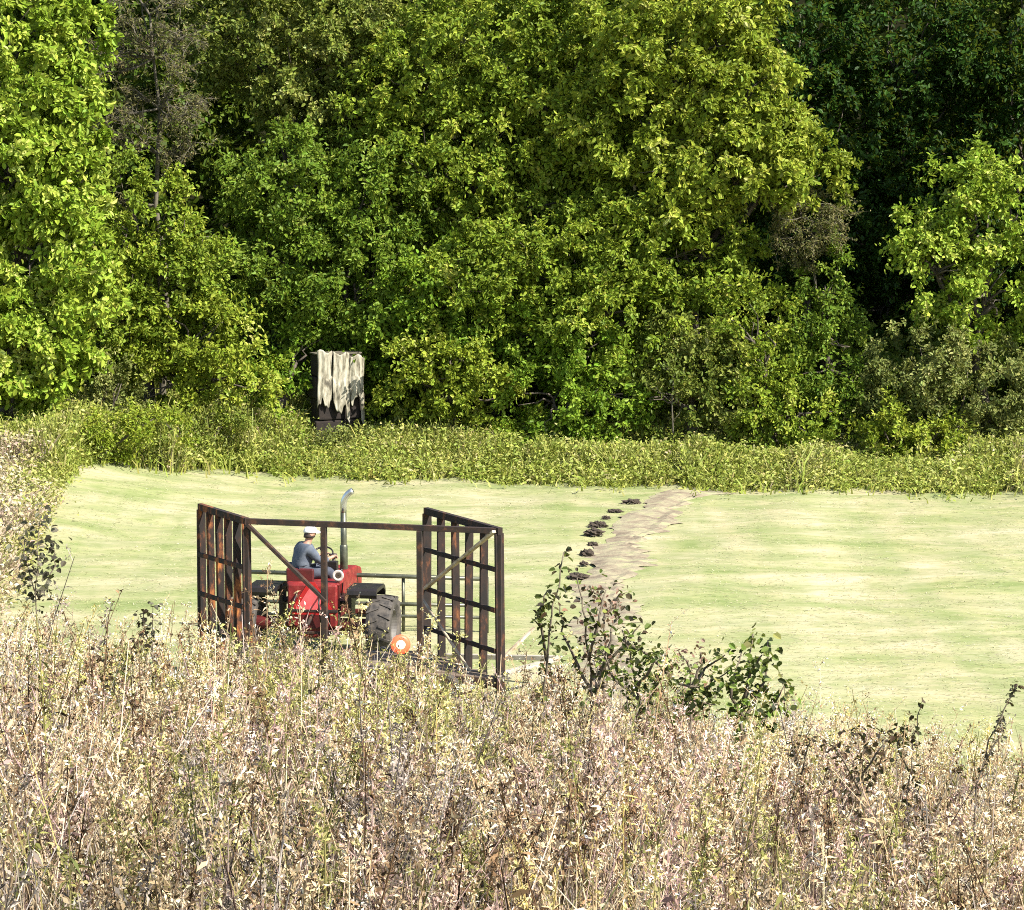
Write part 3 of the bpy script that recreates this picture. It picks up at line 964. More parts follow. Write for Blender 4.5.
# hood with sloping nose and grille
mb = MB()
prof = [(1.0, 1.0), (1.0, 1.40), (1.25, 1.46), (2.3, 1.38), (2.62, 1.3), (2.7, 1.2), (2.68, .8), (1.0, .8)]
vs = [(-.34, y, z) for y, z in prof] + [(.34, y, z) for y, z in prof]
k = len(prof)
mb.add(vs, [tuple(range(k)), tuple(range(2 * k - 1, k - 1, -1))] + [(i, (i + 1) % k, k + (i + 1) % k, k + i) for i in range(k)])
mb.build('hood', M['red'], trac, bevel=.04)
mb = MB()
for i in range(7): mb.box((-.24 + .08 * i, 2.715, 1.05), (.03, .02, .42))
mb.build('grille', M['black'], trac)
# dash, steering wheel, air intake
mb = MB(); mb.box((.0, .93, 1.42), (.46, .16, .56)); mb.tube([(0, .86, 1.6), (0, .66, 1.88)], .03, 8)
mb.build('dashboard', M['black'], trac, bevel=.02)
mb = MB()
ring = [Vector((.2 * math.cos(a), .2 * math.sin(a) * .75, .2 * math.sin(a) * .55)) + Vector((0, .64, 1.9)) for a in [2 * math.pi * i / 24 for i in range(25)]]
mb.tube(ring, .018, 6)
for i in (0, 8, 16): mb.bar(ring[i], (0, .64, 1.9), .025, .015)
mb.build('steering_wheel', M['black'], trac, smooth=True)
mb = MB()
mb.tube([(.10, 1.15, 1.45), (.10, 1.15, 1.74)], .035, 12); mb.lathe([(0, .01), (0, .055), (.05, .07), (.09, .07), (.1, .01)], n=16)
iv = mb.v[-80:]
mb.v[-80:] = [(.10 + y, 1.15 + z, 1.72 + x) for (x, y, z) in iv]
mb.build('air_intake', M['brownmetal'], trac, smooth=True)
# exhaust stack
ex = .24
mb = MB(); mb.tube([(ex, 1.45, 1.3), (ex, 1.45, 2.68)], .062, 14); mb.tube([(ex, 1.45, 1.42), (ex, 1.45, 1.46), (ex, 1.45, 1.92), (ex, 1.45, 1.96)], [.06, .08, .08, .06], 14)
st = mb.build('exhaust_stack', M['exhaust'], trac, smooth=True)
mb = MB()
pts = [(ex, 1.45, 2.62)] + [(ex + .30 * (1 - math.cos(a)), 1.45, 2.74 + .34 * math.sin(a)) for a in [R(70) * i / 8 for i in range(9)]]
mb.tube(pts, .066, 14)
mb.build('exhaust_elbow', M['chrome'], st, smooth=True)
for xx, zz in ((.42, 1.5), (-.44, 1.48), (-.36, 1.5)):
    mb = MB(); mb.tube([(xx, .45, 1.1), (xx + .03, .42, 1.35), (xx + .02, .36, zz + .1)], [.014, .014, .012], 6)
    mb.tube([(xx + .02, .36, zz + .08), (xx + .02, .355, zz + .15)], [.028, .024], 8)
    mb.build('lever', M['black'], trac, smooth=True)
for xx in (-.3, .16, .3):
    mb = MB(); mb.tube([(xx, -.3, 1.3), (xx * 1.1, -.52, 1.12), (xx * 1.3, -.5, .8), (xx * 1.2, -.36, .62)], .018, 6)
    mb.build('hose', M['black'], trac, smooth=True)
for pts_, rr_ in (([(.48, -.2, .55), (.48, -.1, 1.0)], .05), ([(-.48, -.2, .55), (-.48, -.1, 1.0)], .05), ([(0, -.3, .85), (0, -.72, .72)], .035)):
    MB().tube(pts_, rr_, 10).build('lift_arm', M['darksteel'], trac, smooth=True)
# warning emblem, enlarged and lightened for the sunlit patch on the rear panel
mb = MB()
def tri(sc_, y, zc):
    p = [Vector((-.36, 0, -.21)), Vector((-.30, 0, -.25)), Vector((.30, 0, -.25)), Vector((.36, 0, -.21)), Vector((.05, 0, .27)), Vector((-.05, 0, .27))]
    return [(v.x * sc_, y, v.z * sc_ + zc) for v in p]
def plate(sc_, y, th, zc, mat, name, parent):
    b = MB(); A = tri(sc_, y, zc); B = tri(sc_, y + th, zc); n6 = 6
    b.add(A + B, [tuple(range(6)), tuple(range(11, 5, -1))] + [(i, (i + 1) % 6, 6 + (i + 1) % 6, 6 + i) for i in range(6)])
    return b.build(name, mat, parent)
em = plate(1.25, -.352, .012, 1.16, M['emblemred'], 'lit_warning_triangle', trac)
plate(.88, -.364, .008, 1.14, M['orange'], 'lit_triangle_centre', em)
# round white work lamp, right of the panel
mb = MB(); mb.lathe([(-.10, .01), (-.10, .06), (-.02, .11), (.03, .115), (.03, .082), (-.01, .01)], n=24)
wl = mb.build('work_lamp', M['oldwhite'], trac, smooth=True)
wl.location = (.50, -.2, 1.62); wl.rotation_euler = (0, 0, R(-80))
mb = MB(); mb.lathe([(.012, .01), (.012, .075), (.018, .075), (.018, .01)], n=20)
mb.build('lens', M['boot'], wl)
MB().bar((.50, -.2, 1.0), (.50, -.2, 1.52), .05, .05).build('lamp_bracket', M['darkred'], trac)
for s in (-1, 1):
    MB().box((s * .46, .55, 1.02), (.5, .8, .05)).build('footplate', M['black'], trac, bevel=.01)


# ------------------------------------------------------------------ driver
def skin_obj(name, nodes, edges, root, mat, parent, levels=2):
    keys = list(nodes)
    me = bpy.data.meshes.new(name)
    me.from_pydata([nodes[k][0] for k in keys], [(keys.index(a), keys.index(b)) for a, b in edges], [])
    o = link(name, me, mat, parent)
    sk = o.modifiers.new('skin', 'SKIN')
    if not me.skin_vertices: pass
    lay = me.skin_vertices[0].data
    for i, k in enumerate(keys):
        r = nodes[k][1]
        lay[i].radius = r if isinstance(r, tuple) else (r, r)
        lay[i].use_root = (k == root)
    sk.use_smooth_shade = True
    ss = o.modifiers.new('smooth', 'SUBSURF'); ss.levels = levels; ss.render_levels = levels
    return o


# seated, leaning forward, looking ahead and to the right; z measured from the seat top
sv_ = Matrix.Rotation(R(-9), 3, 'Z') @ Vector((-.36, .14, 0))
man = thing('person', 'driver in white cap and blue-grey shirt sitting on the red tractor', 'person', (tx + sv_.x, Yt + sv_.y, 1.47), R(-62))
man.scale = (1.17, 1.17, 1.17)
N = {'pelvis': ((0, 0, .12), (.15, .12)), 'waist': ((0, .03, .28), (.135, .11)), 'chest': ((0, .10, .46), (.155, .115)), 'neckbase': ((0, .14, .58), (.075, .07)),
     'neck': ((0, .175, .655), .055), 'skull': ((.0, .20, .735), (.075, .085)), 'crownh': ((0, .205, .815), (.078, .09)), 'top': ((0, .20, .865), (.05, .06)),
     'chin': ((0, .265, .69), .038), 'nose': ((0, .312, .745), .014)}
E = [('pelvis', 'waist'), ('waist', 'chest'), ('chest', 'neckbase'), ('neckbase', 'neck'), ('neck', 'skull'), ('skull', 'crownh'), ('crownh', 'top'), ('skull', 'chin'), ('skull', 'nose')]
for s, t_ in ((-1, 'l'), (1, 'r')):
    N.update({t_ + 'sh': ((s * .19, .11, .53), .066), t_ + 'el': ((s * .25, .27, .30), .048), t_ + 'wr': ((s * .17, .49, .34), .030), t_ + 'palm': ((s * .155, .555, .36), (.034, .024)),
              t_ + 'hip': ((s * .10, .04, .10), .10), t_ + 'kn': ((s * .20, .50, .12), .068), t_ + 'an': ((s * .21, .56, -.34), .045), t_ + 'toe': ((s * .22, .74, -.42), .04),
              t_ + 'ear': ((s * .088, .195, .745), .014)})
    E += [('chest', t_ + 'sh'), (t_ + 'sh', t_ + 'el'), (t_ + 'el', t_ + 'wr'), (t_ + 'wr', t_ + 'palm'), ('pelvis', t_ + 'hip'), (t_ + 'hip', t_ + 'kn'), (t_ + 'kn', t_ + 'an'), (t_ + 'an', t_ + 'toe'), ('skull', t_ + 'ear')]
    for j in range(4):
        o_ = (j - 1.5) * .019
        ln_ = (.055, .065, .060, .045)[j]
        N[f'{t_}k{j}'] = ((s * (.150) + o_, .60, .372), .0095)
        N[f'{t_}f{j}'] = ((s * (.148) + o_, .60 + ln_ * .6, .350), .0085)
        N[f'{t_}t{j}'] = ((s * (.148) + o_, .60 + ln_ * .35, .318), .0075)
        E += [(t_ + 'palm', f'{t_}k{j}'), (f'{t_}k{j}', f'{t_}f{j}'), (f'{t_}f{j}', f'{t_}t{j}')]
    N[t_ + 'th'] = ((s * .108, .565, .335), .010); N[t_ + 'th2'] = ((s * .10, .59, .31), .008)
    E += [(t_ + 'palm', t_ + 'th'), (t_ + 'th', t_ + 'th2')]
body = skin_obj('body', N, E, 'pelvis', M['skin'], man)
g_ = 1.45
S = {k: (N[k][0], tuple(g_ * q for q in N[k][1]) if isinstance(N[k][1], tuple) else N[k][1] * g_) for k in ('pelvis', 'waist', 'chest', 'neckbase', 'lsh', 'rsh', 'lel', 'rel')}
for s, t_ in ((-1, 'l'), (1, 'r')):
    a = Vector(N[t_ + 'el'][0]); b_ = Vector(N[t_ + 'wr'][0])
    S[t_ + 'cuff'] = (tuple(a.lerp(b_, .8)), .05)
skin_obj('shirt', S, [('pelvis', 'waist'), ('waist', 'chest'), ('chest', 'neckbase'), ('chest', 'lsh'), ('chest', 'rsh'), ('lsh', 'lel'), ('rsh', 'rel'), ('lel', 'lcuff'), ('rel', 'rcuff')], 'pelvis', M['shirt'], man)
T = {'p': ((0, .0, .11), (.20, .165))}
TE = []
for s, t_ in ((-1, 'l'), (1, 'r')):
    T.update({t_ + 'hip': (N[t_ + 'hip'][0], .128), t_ + 'kn': (N[t_ + 'kn'][0], .092), t_ + 'an': ((s * .21, .555, -.30), .065)})
    TE += [('p', t_ + 'hip'), (t_ + 'hip', t_ + 'kn'), (t_ + 'kn', t_ + 'an')]
skin_obj('trousers', T, TE, 'p', M['trousers'], man)
for s in (-1, 1):
    skin_obj('boot', {'a': ((s * .21, .55, -.34), .058), 'b': ((s * .212, .58, -.43), .055), 'c': ((s * .225, .76, -.45), .045)}, [('a', 'b'), ('b', 'c')], 'a', M['boot'], man)
tx_ = bpy.data.textures.new('cloth_folds', 'CLOUDS'); tx_.noise_scale = .09
for o_ in man.children:
    if o_.name.split('.')[0] in ('shirt', 'trousers'):
        dm = o_.modifiers.new('folds', 'DISPLACE'); dm.texture = tx_; dm.strength = .035; dm.mid_level = .45
# hair at the nape, cap with a brim
mb = MB()
def dome(mb, c, r, z0, n=20, m=7, flat=1.0):
    vs, fs = [], []
    for j in range(m + 1):
        a = math.pi / 2 * j / m
        for k in range(n):
            t = 2 * math.pi * k / n
            vs.append((c[0] + r[0] * math.cos(a) * math.cos(t), c[1] + r[1] * math.cos(a) * math.sin(t), c[2] + r[2] * math.sin(a)))
    for j in range(m):
        for k in range(n):
            fs.append((j * n + k, j * n + (k + 1) % n, (j + 1) * n + (k + 1) % n, (j + 1) * n + k))
    fs.append(tuple(range(n))[::-1])
    mb.add(vs, fs)
dome(mb, (0, .185, .70), (.093, .10, .135), 0)
mb.build('hair', M['hair'], man, smooth=True)
mb = MB()
dome(mb, (0, .205, .785), (.104, .122, .118), 0)
vs, fs = [], []
for k in range(11):
    a = R(25) + R(130) * k / 10
    for (rr, zz) in ((1.0, 0), (1.72, -.028), (1.72, -.012), (1.0, .018)):
        vs.append((.098 * rr ** .35 * math.cos(a), .205 + .115 * rr * math.sin(a), .792 + zz))
for k in range(10):
    for j in range(4):
        fs.append((k * 4 + j, k * 4 + (j + 1) % 4, (k + 1) * 4 + (j + 1) % 4, (k + 1) * 4 + j))
mb.add(vs, fs)
mb.build('cap', M['white'], man, smooth=True)

# ------------------------------------------------------------------ clods along the track's left edge
def clod(label, px, py, w, h):
    # ground distance for that picture height
    v = (py - 455) / F
    tan = (ST + v * CT) / (CT - v * ST)
    Yc = CAM_H / tan
    x = XP(px, Yc)
    bm = bmesh.new()
    bmesh.ops.create_icosphere(bm, subdivisions=4, radius=1)
    s1, s2 = random.random() * 9, random.random() * 9
    for vv in bm.verts:
        c = vv.co
        k = 1 + random.uniform(-.2, .2) + .30 * math.sin(c.x * 5 + s1) * math.cos(c.y * 5 + s2) + .14 * math.sin(c.z * 9 + c.x * 7 + s1)
        vv.co = Vector((c.x * w / 2 * k, c.y * w * .4 * k, max(c.z, -.35) * h * k + .3 * h))
    me = bpy.data.meshes.new('soil_clod'); bm.to_mesh(me); bm.free()
    o = link('soil_clod', me, M['clod'])
    o.location = (x, Yc, gz(x, Yc))
    tag(o, label, 'clod', 'dark clods along the dirt track')


clod('largest dark clod, farthest up the dirt track on its left edge', 632, 503, .46, .09)
clod('flat dark clod just below the farthest one on the track edge', 615, 513, .36, .05)
clod('tiny dark clod between the flat clod and the close pair', 606, 520, .22, .06)
clod('dark clod at the middle of the track edge, upper of a close pair', 598, 527, .44, .11)
clod('dark clod at the middle of the track edge, lower of a close pair', 594, 537, .44, .10)
clod('small dark clod just below the close pair on the track edge', 593, 546, .24, .07)
clod('round dark clod where the track edge bends, below the close pair', 587, 555, .30, .12)
clod('thin dark clod between the bend and the lowest long clod', 584, 566, .2, .06)
clod('long dark clod nearest the weeds at the lower track edge', 578, 577, .42, .09)
clod('small flat dark clod lying in the middle of the bare track', 627, 553, .26, .03)

# ------------------------------------------------------------------ foreground: dead weeds on the bank (stuff)
TAN = [(.42, .32, .20), (.54, .44, .30), (.31, .23, .14), (.64, .55, .41), (.15, .105, .06)]
PINK = [(.43, .31, .26), (.33, .225, .20), (.53, .41, .37), (.20, .13, .12), (.29, .195, .19)]
GREY = [(.26, .225, .20), (.14, .118, .105), (.37, .33, .30), (.08, .066, .058), (.20, .165, .15)]
OLV = [(.22, .22, .07), (.30, .29, .10), (.15, .16, .05), (.38, .35, .16), (.10, .12, .04)]
YEL = [(.44, .37, .15), (.37, .31, .11), (.52, .45, .25), (.27, .23, .10), (.20, .19, .07)]
BRN = [(.10, .062, .034), (.06, .038, .022), (.17, .105, .06), (.04, .026, .016), (.24, .16, .09)]
PALS = [np.array(p) for p in (TAN, PINK, GREY, OLV, YEL, BRN)]


def weed_batch(X, Y, H, kind, pal):
    """stems, drooping dry leaves and fluffy heads for many plants at once"""
    n = len(X)
    Z = ground(X, Y)
    base = np.stack([X, Y, Z - .03], 1)
    lean = RNG.normal(0, .11, (n, 2))
    bend = RNG.normal(0, .09, (n, 2))

    def at(f):                        # f: (n,k) -> points (n,k,3)
        o = np.empty(f.shape + (3,))
        hx = H[:, None] * f
        o[..., 0] = base[:, 0, None] + hx * (lean[:, 0, None] + bend[:, 0, None] * f * f)
        o[..., 1] = base[:, 1, None] + hx * (lean[:, 1, None] + bend[:, 1, None] * f * f)
        o[..., 2] = base[:, 2, None] + hx
        return o
    Q, CO = [], []
    # stem
    segs = 5
    fr = np.linspace(0, 1, segs + 1)
    pts = at(np.tile(fr, (n, 1)))
    ang_ = RNG.random(n) * math.pi
    for s2 in (0, math.pi / 2):
        side = np.stack([np.cos(ang_ + s2), np.sin(ang_ + s2), 0 * ang_], 1)
        for k in range(segs):
            Q.append(ribbon_quads(pts[:, k], pts[:, k + 1], .018 * (1 - .6 * k / segs) + 0 * X, side))
            pc = np.stack([PALS[pal[i]][(i * 7) % 5] for i in range(n)]) * .85
            CO.append(pc)
    # leaves along the stem
    kl = 34
    f = .22 + .72 * RNG.random((n, kl))
    c = at(f).reshape(-1, 3)
    az = RNG.random(n * kl) * 2 * math.pi
    dz = RNG.uniform(-1.0, .7, n * kl)
    d = np.stack([np.cos(az), np.sin(az), dz], 1)
    nrml = np.stack([RNG.normal(0, .7, n * kl), RNG.normal(0, .7, n * kl), np.ones(n * kl)], 1)
    L = RNG.uniform(.035, .105, n * kl)
    W = L * RNG.uniform(.10, .30, n * kl)
    Q.append(leaf_quads(c, d, nrml, L, W, .3))
    P5 = np.stack([PALS[k] for k in range(6)])
    pl = np.repeat(pal, kl)
    CO.append(P5[pl, RNG.integers(0, 5, n * kl)] * (1 + RNG.normal(0, .2, (n * kl, 1))))
    # head: panicle of short side sprays with fluff
    kb = 9
    fb = .72 + .28 * RNG.random((n, kb))
    b0 = at(fb).reshape(-1, 3)
    az = RNG.random(n * kb) * 2 * math.pi
    bl_ = RNG.uniform(.05, .17, n * kb) * np.repeat(kind, kb)
    bd = np.stack([np.cos(az) * .8, np.sin(az) * .8, RNG.uniform(.2, 1.1, n * kb)], 1)
    b1 = b0 + nrm(bd) * bl_[:, None]
    sd2 = np.stack([-np.sin(az), np.cos(az), 0 * az], 1)
    Q.append(ribbon_quads(b0, b1, .006 + 0 * az, sd2))
    CO.append(P5[np.repeat(pal, kb), 2] * .8)
    kf = 11
    g2 = RNG.uniform(.25, 1.1, (n * kb, kf))
    fc_ = (b0[:, None, :] + (b1 - b0)[:, None, :] * g2[..., None] + RNG.normal(0, .008, (n * kb, kf, 3))).reshape(-1, 3)
    N_ = len(fc_)
    fd = RNG.normal(0, 1, (N_, 3)) + np.array([0, 0, .5])
    L = RNG.uniform(.014, .040, N_)
    Q.append(leaf_quads(fc_, fd, RNG.normal(0, 1, (N_, 3)), L, L * RNG.uniform(.22, .5, N_), .2))
    hp = np.repeat(pal, kb * kf)
    CO.append(P5[hp, RNG.integers(0, 4, N_)] * (1.12 + RNG.normal(0, .2, (N_, 1))))
    return np.concatenate(Q), np.clip(np.concatenate(CO), .01, .75)


def weed_points(n, y0, y1, seed):
    Y = y0 + (y1 - y0) * RNG.random(n)
    X = (RNG.random(n) * 2 - 1) * (Y * .225 + .9)
    return X, Y


QQ, CC = [], []
for (n, y0, y1) in ((1000, 8.4, 13), (1700, 13, 19), (2000, 19, 26), (900, 26, 35)):
    X, Y = weed_points(n, y0, y1, 0)
    dens = .55 + .95 * gnoise(X, Y, 1.15, 6)
    k = RNG.random(n) < dens
    X, Y = X[k], Y[k]; n = len(X)
    pxx = 512 + X / Y * F
    # lower and sparser towards the right where the field shows through
    hmod = np.interp(pxx, [0, 50, 120, 230, 425, 460, 510, 570, 680, 1024], [1.34, 1.3, 1.22, 1.30, 1.28, 1.06, 1.06, 1.30, 1.12, .95])
    H = (1.12 + .30 * RNG.random(n) + .16 * gnoise(X, Y, 1.9, 9)) * hmod
    H *= np.where(RNG.random(n) < .08, 1.25, 1) * (1 + .12 * gnoise(X, Y, 3.1, 31))
    if y0 >= 26: H *= .85
    u1 = gnoise(X, Y * .6, .9, 12) + RNG.normal(0, .22, n)
    u2 = gnoise(X, Y * .6, 1.2, 17) + RNG.normal(0, .22, n)
    pal = np.zeros(n, int)
    pal[u1 > .28] = 1; pal[u1 < -.42] = 2
    pal[(u2 > .38)] = 3; pal[(u2 > .30) & (u1 > .1)] = 4
    r5 = RNG.random(n)
    pal[(Y > 19) & (RNG.random(n) < .45)] = 0
    pal[(Y > 19) & (RNG.random(n) < .12)] = 4
    pal[(pxx > 215) & (pxx < 480) & (Y > 17) & (r5 < .62)] = 3
    pal[r5 < .16] = 5
    pal[(r5 > .93)] = 3
    kind = RNG.uniform(.6, 1.5, n)
    q, c = weed_batch(X, Y, H, kind, pal)
    # plant brightness varies by patch, paler with distance, darker at the near left
    pb = np.clip(1.06 + .55 * gnoise(X, Y * .7, 1.1, 41) + RNG.normal(0, .16, n), .35, 1.6) * np.interp(Y, [9, 14, 20, 26], [.82, 1.0, 1.2, 1.34]) * np.where((pxx < 330) & (Y < 14), .88, 1)
    nst = len(q) // n
    o_ = 0
    for blk_ in [1] * 10 + [34, 9, 99]:
        c[o_:o_ + n * blk_] *= np.repeat(pb, blk_)[:, None]
        o_ += n * blk_
    c *= np.array([1.12, 1.07, .98])
    c = np.clip(c, .01, .78)
    QQ.append(q); CC.append(c)
    # thin pale grass between the weeds
    m = n * 12
    gi = RNG.integers(0, n, m)
    gxp = X[gi] + RNG.normal(0, .25, m); gyp = Y[gi] + RNG.normal(0, .25, m)
    gh = H[gi] * RNG.uniform(.35, .92, m)
    p0 = np.stack([gxp, gyp, ground(gxp, gyp)], 1)
    ln = RNG.normal(0, .17, (m, 2))
    pm = p0 + np.stack([ln[:, 0] * gh * .45, ln[:, 1] * gh * .45, gh * .6], 1)
    p1 = p0 + np.stack([ln[:, 0] * gh * 1.4, ln[:, 1] * gh * 1.4, gh], 1)
    a = RNG.random(m) * math.pi
    sd3 = np.stack([np.cos(a), np.sin(a), 0 * a], 1)
    wv = RNG.uniform(.007, .018, m) * np.clip(gyp / 15, .55, 1.1)
    QQ += [ribbon_quads(p0, pm, wv, sd3), ribbon_quads(pm, p1, wv * .7, sd3)]
    pg = np.stack([PALS[k] for k in (0, 1, 2, 3, 4)])[RNG.choice(5, m, p=[.56, .18, .12, .08, .06]), RNG.integers(0, 5, m)]
    CC += [pg, pg]
me = quads_mesh('dry_weeds', np.concatenate(QQ), np.concatenate(CC))
tag(link('dry_weeds', me, M['dry']), 'dense dead weeds and dry grass covering the near bank', 'weeds', kind='stuff')
print('weed quads', len(me.polygons))


# ------------------------------------------------------------------ foreground: single plants that stand out
def stalk_plant(name, label, cat, Y, stems, leaf, pal, n_per, group, droop=.2, sway=.03):
    """stems: lists of picture points from root to tip at depth Y"""
    r0 = P(stems[0][0][0], stems[0][0][1], Y)
    root = Vector((r0.x, Y, gz(r0.x, Y)))
    t = thing(name, label, cat, root, group=group)
    LQ, LC = [], []
    for st in stems:
        pts = [P(a, b, Y + random.uniform(-.25, .25) * (i > 0)) - root for i, (a, b) in enumerate(st)]
        if (pts[0]).length > .05 and st is stems[0]: pts = [Vector((0, 0, -.05))] + pts
        mb = MB(); k = len(pts)
        dense = []
        for i in range(k - 1):
            for j in range(4):
                f = j / 4
                dense.append(pts[i].lerp(pts[i + 1], f) + Vector((random.gauss(0, .008), random.gauss(0, .008), 0)))
        dense.append(pts[-1])
        rr = [(.016 if name.startswith('leafy') else .009) * (1 - .65 * i / (len(dense) - 1)) for i in range(len(dense))]
        mb.tube(dense, rr, 6)
        mb.build('stem', M['stalk'], t, smooth=True)
        D = np.array([tuple(p) for p in dense[len(dense) // (5 if st is stems[0] else 8):]])
        m = int(n_per * 4.2 * len(D) / 8)
        ii = RNG.integers(0, len(D), m)
        c = D[ii] + RNG.normal(0, sway * 1.15, (m, 3))
        az = RNG.random(m) * 2 * math.pi
        d = np.stack([np.cos(az), np.sin(az), RNG.uniform(-.9, .5, m) - droop], 1)
        nn_ = np.stack([RNG.normal(0, .6, m), RNG.normal(-.2, .6, m), np.ones(m) * .8], 1)
        L = leaf * .92 * RNG.uniform(.55, 1.25, m)
        LQ.append(leaf_hex(c, d, nn_, L, L * RNG.uniform(.55, .85, m), .15))
        lc_ = pick(pal, RNG.integers(0, len(pal), m), .15)
        LC += [lc_, lc_]
    me = quads_mesh('leaves', np.concatenate(LQ), np.concatenate(LC))
    link('leaves', me, M['leaf'], t)
    return t


M['stalk'] = paint('stalk', [(.3, (.05, .04, .025)), (.7, (.17, .135, .09))], 12, .9)
DG = [(.015, .020, .007), (.03, .04, .010), (.06, .085, .018), (.14, .18, .04), (.07, .05, .028)]  # near-black tones stand in for backlit leaves
DG2 = [(.018, .026, .007), (.06, .09, .016), (.13, .19, .033), (.21, .26, .06), (.28, .30, .10)]  # dark to bright greens stand in for backlit and sunlit leaves
DB = [(.02, .012, .007), (.035, .02, .012), (.06, .035, .02), (.10, .07, .045), (.015, .014, .008)]
PK = [(.22, .12, .085), (.28, .17, .12), (.16, .08, .055), (.33, .22, .17)]
GL = [(.06, .055, .04), (.11, .10, .07), (.17, .16, .11), (.035, .03, .02)]
gp = 'leafy stalks rising above the weeds'
stalk_plant('leafy_stalk', 'slender dark-leaved stalk, tallest left of the dirt track', 'plant', 22,
            [[(540, 760), (546, 670), (550, 620), (564, 552)], [(546, 660), (538, 615), (548, 590)]], .075, DG, 12, gp)
stalk_plant('leafy_bramble', 'thick bramble clump with black-brown leaves below the track', 'bramble', 21,
            [[(590, 780), (592, 690), (585, 620), (577, 578)], [(592, 700), (610, 640), (618, 600)], [(590, 690), (565, 640), (560, 605)], [(592, 680), (620, 650), (640, 625)], [(588, 660), (598, 625), (606, 590)]], .07, DB + DG + DG2 + PK[:1], 13, gp, sway=.07)
stalk_plant('leafy_bramble', 'pinkish withered spray on top of the bramble clump', 'plant', 22.4,
            [[(600, 760), (606, 660), (603, 600), (590, 588)], [(604, 620), (615, 600), (622, 592)]], .055, PK, 13, gp, sway=.05)
stalk_plant('leafy_vine', 'green arching vine trailing right from the bramble clump', 'vine', 20.6,
            [[(650, 790), (640, 710), (632, 660), (622, 630)], [(636, 690), (655, 660), (668, 652)], [(622, 640), (650, 655), (680, 685), (705, 688), (730, 670)], [(650, 760), (662, 715), (690, 700), (715, 705)], [(640, 700), (615, 680), (600, 650)], [(640, 720), (655, 690), (664, 672)], [(690, 695), (705, 668), (725, 655)]], .07, DG2, 16, gp, sway=.06)
stalk_plant('leafy_vine', 'reddish-brown withered leaves between the vine and the tall green plant', 'plant', 21.5,
            [[(690, 770), (690, 700), (688, 665), (678, 650)], [(690, 690), (702, 665), (700, 652)]], .05, PK, 12, gp, sway=.05)
stalk_plant('leafy_stalk', 'tall green leafy plant at the right end of the vine', 'plant', 20.4,
            [[(742, 800), (742, 725), (748, 680), (753, 632)], [(742, 720), (730, 690), (742, 650)], [(744, 725), (765, 680), (768, 640)], [(742, 740), (770, 715), (784, 686)], [(743, 700), (752, 670), (762, 655)]], .08, DG2, 15, gp, sway=.05)
stalk_plant('weed_stalk', 'grey-leaved tall weed in front of the pale left meadow edge', 'plant', 23,
            [[(40, 680), (36, 600), (38, 550), (42, 505)], [(38, 600), (25, 560), (24, 530)], [(38, 600), (55, 565), (52, 540)]], .075, GL, 15, gp, sway=.05)
stalk_plant('weed_stalk', 'short dark-tipped weed between the left meadow edge and the wagon', 'plant', 22,
            [[(152, 700), (152, 640), (153, 606)], [(152, 650), (142, 620), (146, 610)]], .06, GL + DB[:2], 10, gp)
stalk_plant('weed_stalk', 'bent brown weed with dark leaves left of the wagon foot', 'plant', 19,
            [[(110, 760), (112, 690), (100, 655)], [(112, 690), (128, 660), (136, 640)]], .06, DB, 12, gp)
stalk_plant('weed_stalk', 'dark pointed leaf stalk standing at the right against the mown field', 'plant', 18,
            [[(905, 820), (912, 750), (922, 704)], [(908, 770), (898, 745), (902, 728)]], .06, DB + DG[:2], 9, gp, sway=.015)
stalk_plant('weed_stalk', 'cluster of black-brown curled leaves at the right weed crest', 'plant', 17.5,
            [[(858, 840), (862, 770), (858, 735)], [(860, 780), (880, 745), (888, 735)], [(860, 790), (840, 755), (832, 742)]], .055, DB, 14, gp, sway=.07)
stalk_plant('weed_stalk', 'leaning seed stalk near the right edge of the picture', 'plant', 18.5,
            [[(975, 800), (990, 740), (1008, 700), (1018, 684)], [(985, 760), (1000, 735), (1003, 715)]], .04, DB + GL, 12, gp, sway=.012)
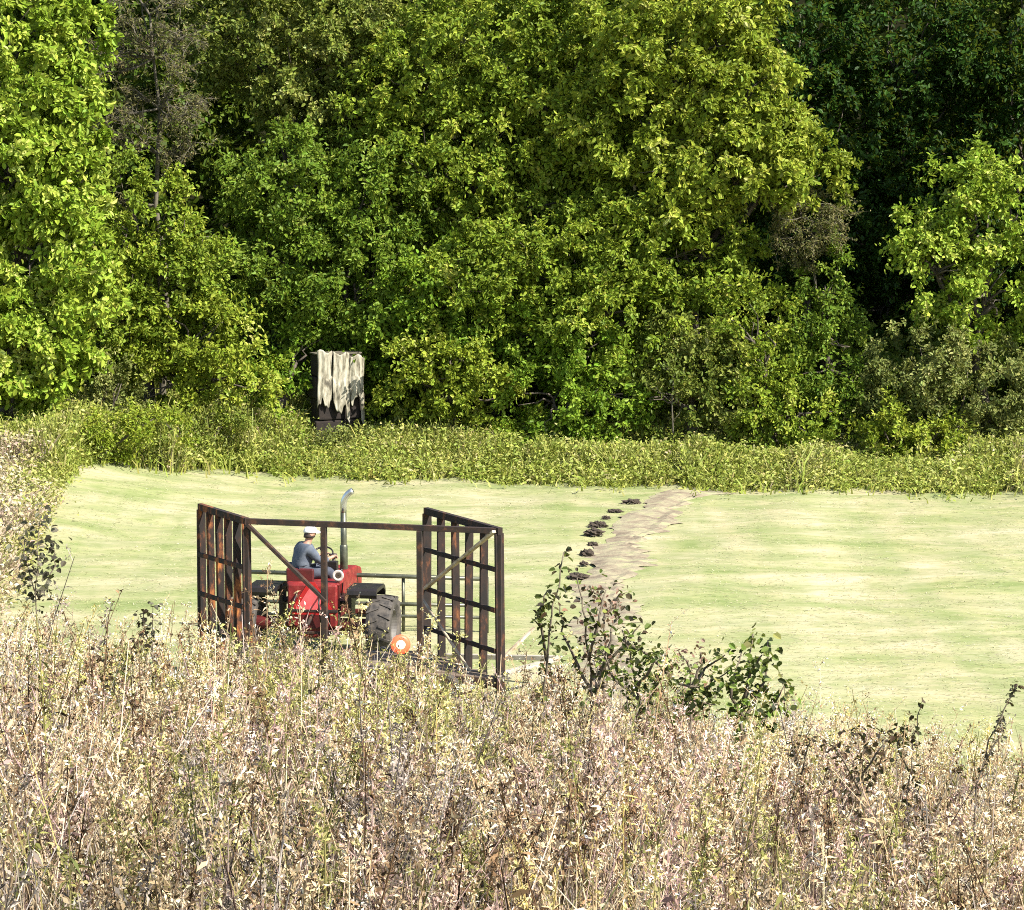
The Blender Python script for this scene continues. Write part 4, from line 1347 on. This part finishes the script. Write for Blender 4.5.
stalk_plant('weed_stalk', 'long bent weed with dark pods right of the green plant', 'plant', 18,
            [[(800, 820), (798, 770), (792, 738)], [(799, 780), (806, 750), (812, 738)]], .045, DB, 6, gp)
stalk_plant('weed_stalk', 'dark reedy stalk low at the right among pinkish weeds', 'plant', 15,
            [[(925, 880), (935, 815), (958, 770)], [(930, 840), (918, 800), (920, 780)]], .05, DB, 7, gp, sway=.02)
stalk_plant('weed_stalk', 'thin dark upright stem in front of the tractor panel', 'plant', 18,
            [[(316, 800), (318, 720), (320, 660)]], .05, DB, 8, gp)

# ------------------------------------------------------------------ world, sun, camera
w = bpy.data.worlds.new('World'); sc.world = w; w.use_nodes = True
nt = w.node_tree
sky = nt.nodes.new('ShaderNodeTexSky'); sky.sky_type = 'NISHITA'; sky.sun_disc = False
to_sun = Vector((.64, -.44, .76)).normalized()
el = math.asin(to_sun.z); az = math.atan2(to_sun.x, to_sun.y)
sky.sun_elevation = el; sky.sun_rotation = az
nt.links.new(sky.outputs[0], nt.nodes['Background'].inputs[0])
nt.nodes['Background'].inputs[1].default_value = .10
sl = bpy.data.lights.new('sun', 'SUN'); sl.energy = 5.0; sl.angle = R(.5); sl.color = (1, .955, .87)
so = bpy.data.objects.new('sun', sl); C.objects.link(so)
so.rotation_euler = (-to_sun).to_track_quat('-Z', 'Y').to_euler(); so.location = (30, -20, 60)
cam = bpy.data.cameras.new('camera'); cam.sensor_width = 36; cam.lens = 36 * F / 1024; cam.clip_end = 2000; cam.clip_start = .1
co = bpy.data.objects.new('camera', cam); C.objects.link(co)
co.location = (0, 0, CAM_H); co.rotation_euler = (math.pi / 2 - TH, 0, 0)
sc.camera = co
sc.view_settings.view_transform = 'Standard'; sc.view_settings.look = 'None'
sc.view_settings.exposure = 1.35; sc.view_settings.gamma = 1; sc.view_settings.use_curve_mapping = False
sc.cycles.max_bounces = 6; sc.cycles.transmission_bounces = 4; sc.cycles.diffuse_bounces = 3
sc.cycles.use_denoising = False
sc.cycles.filter_width = 1.0
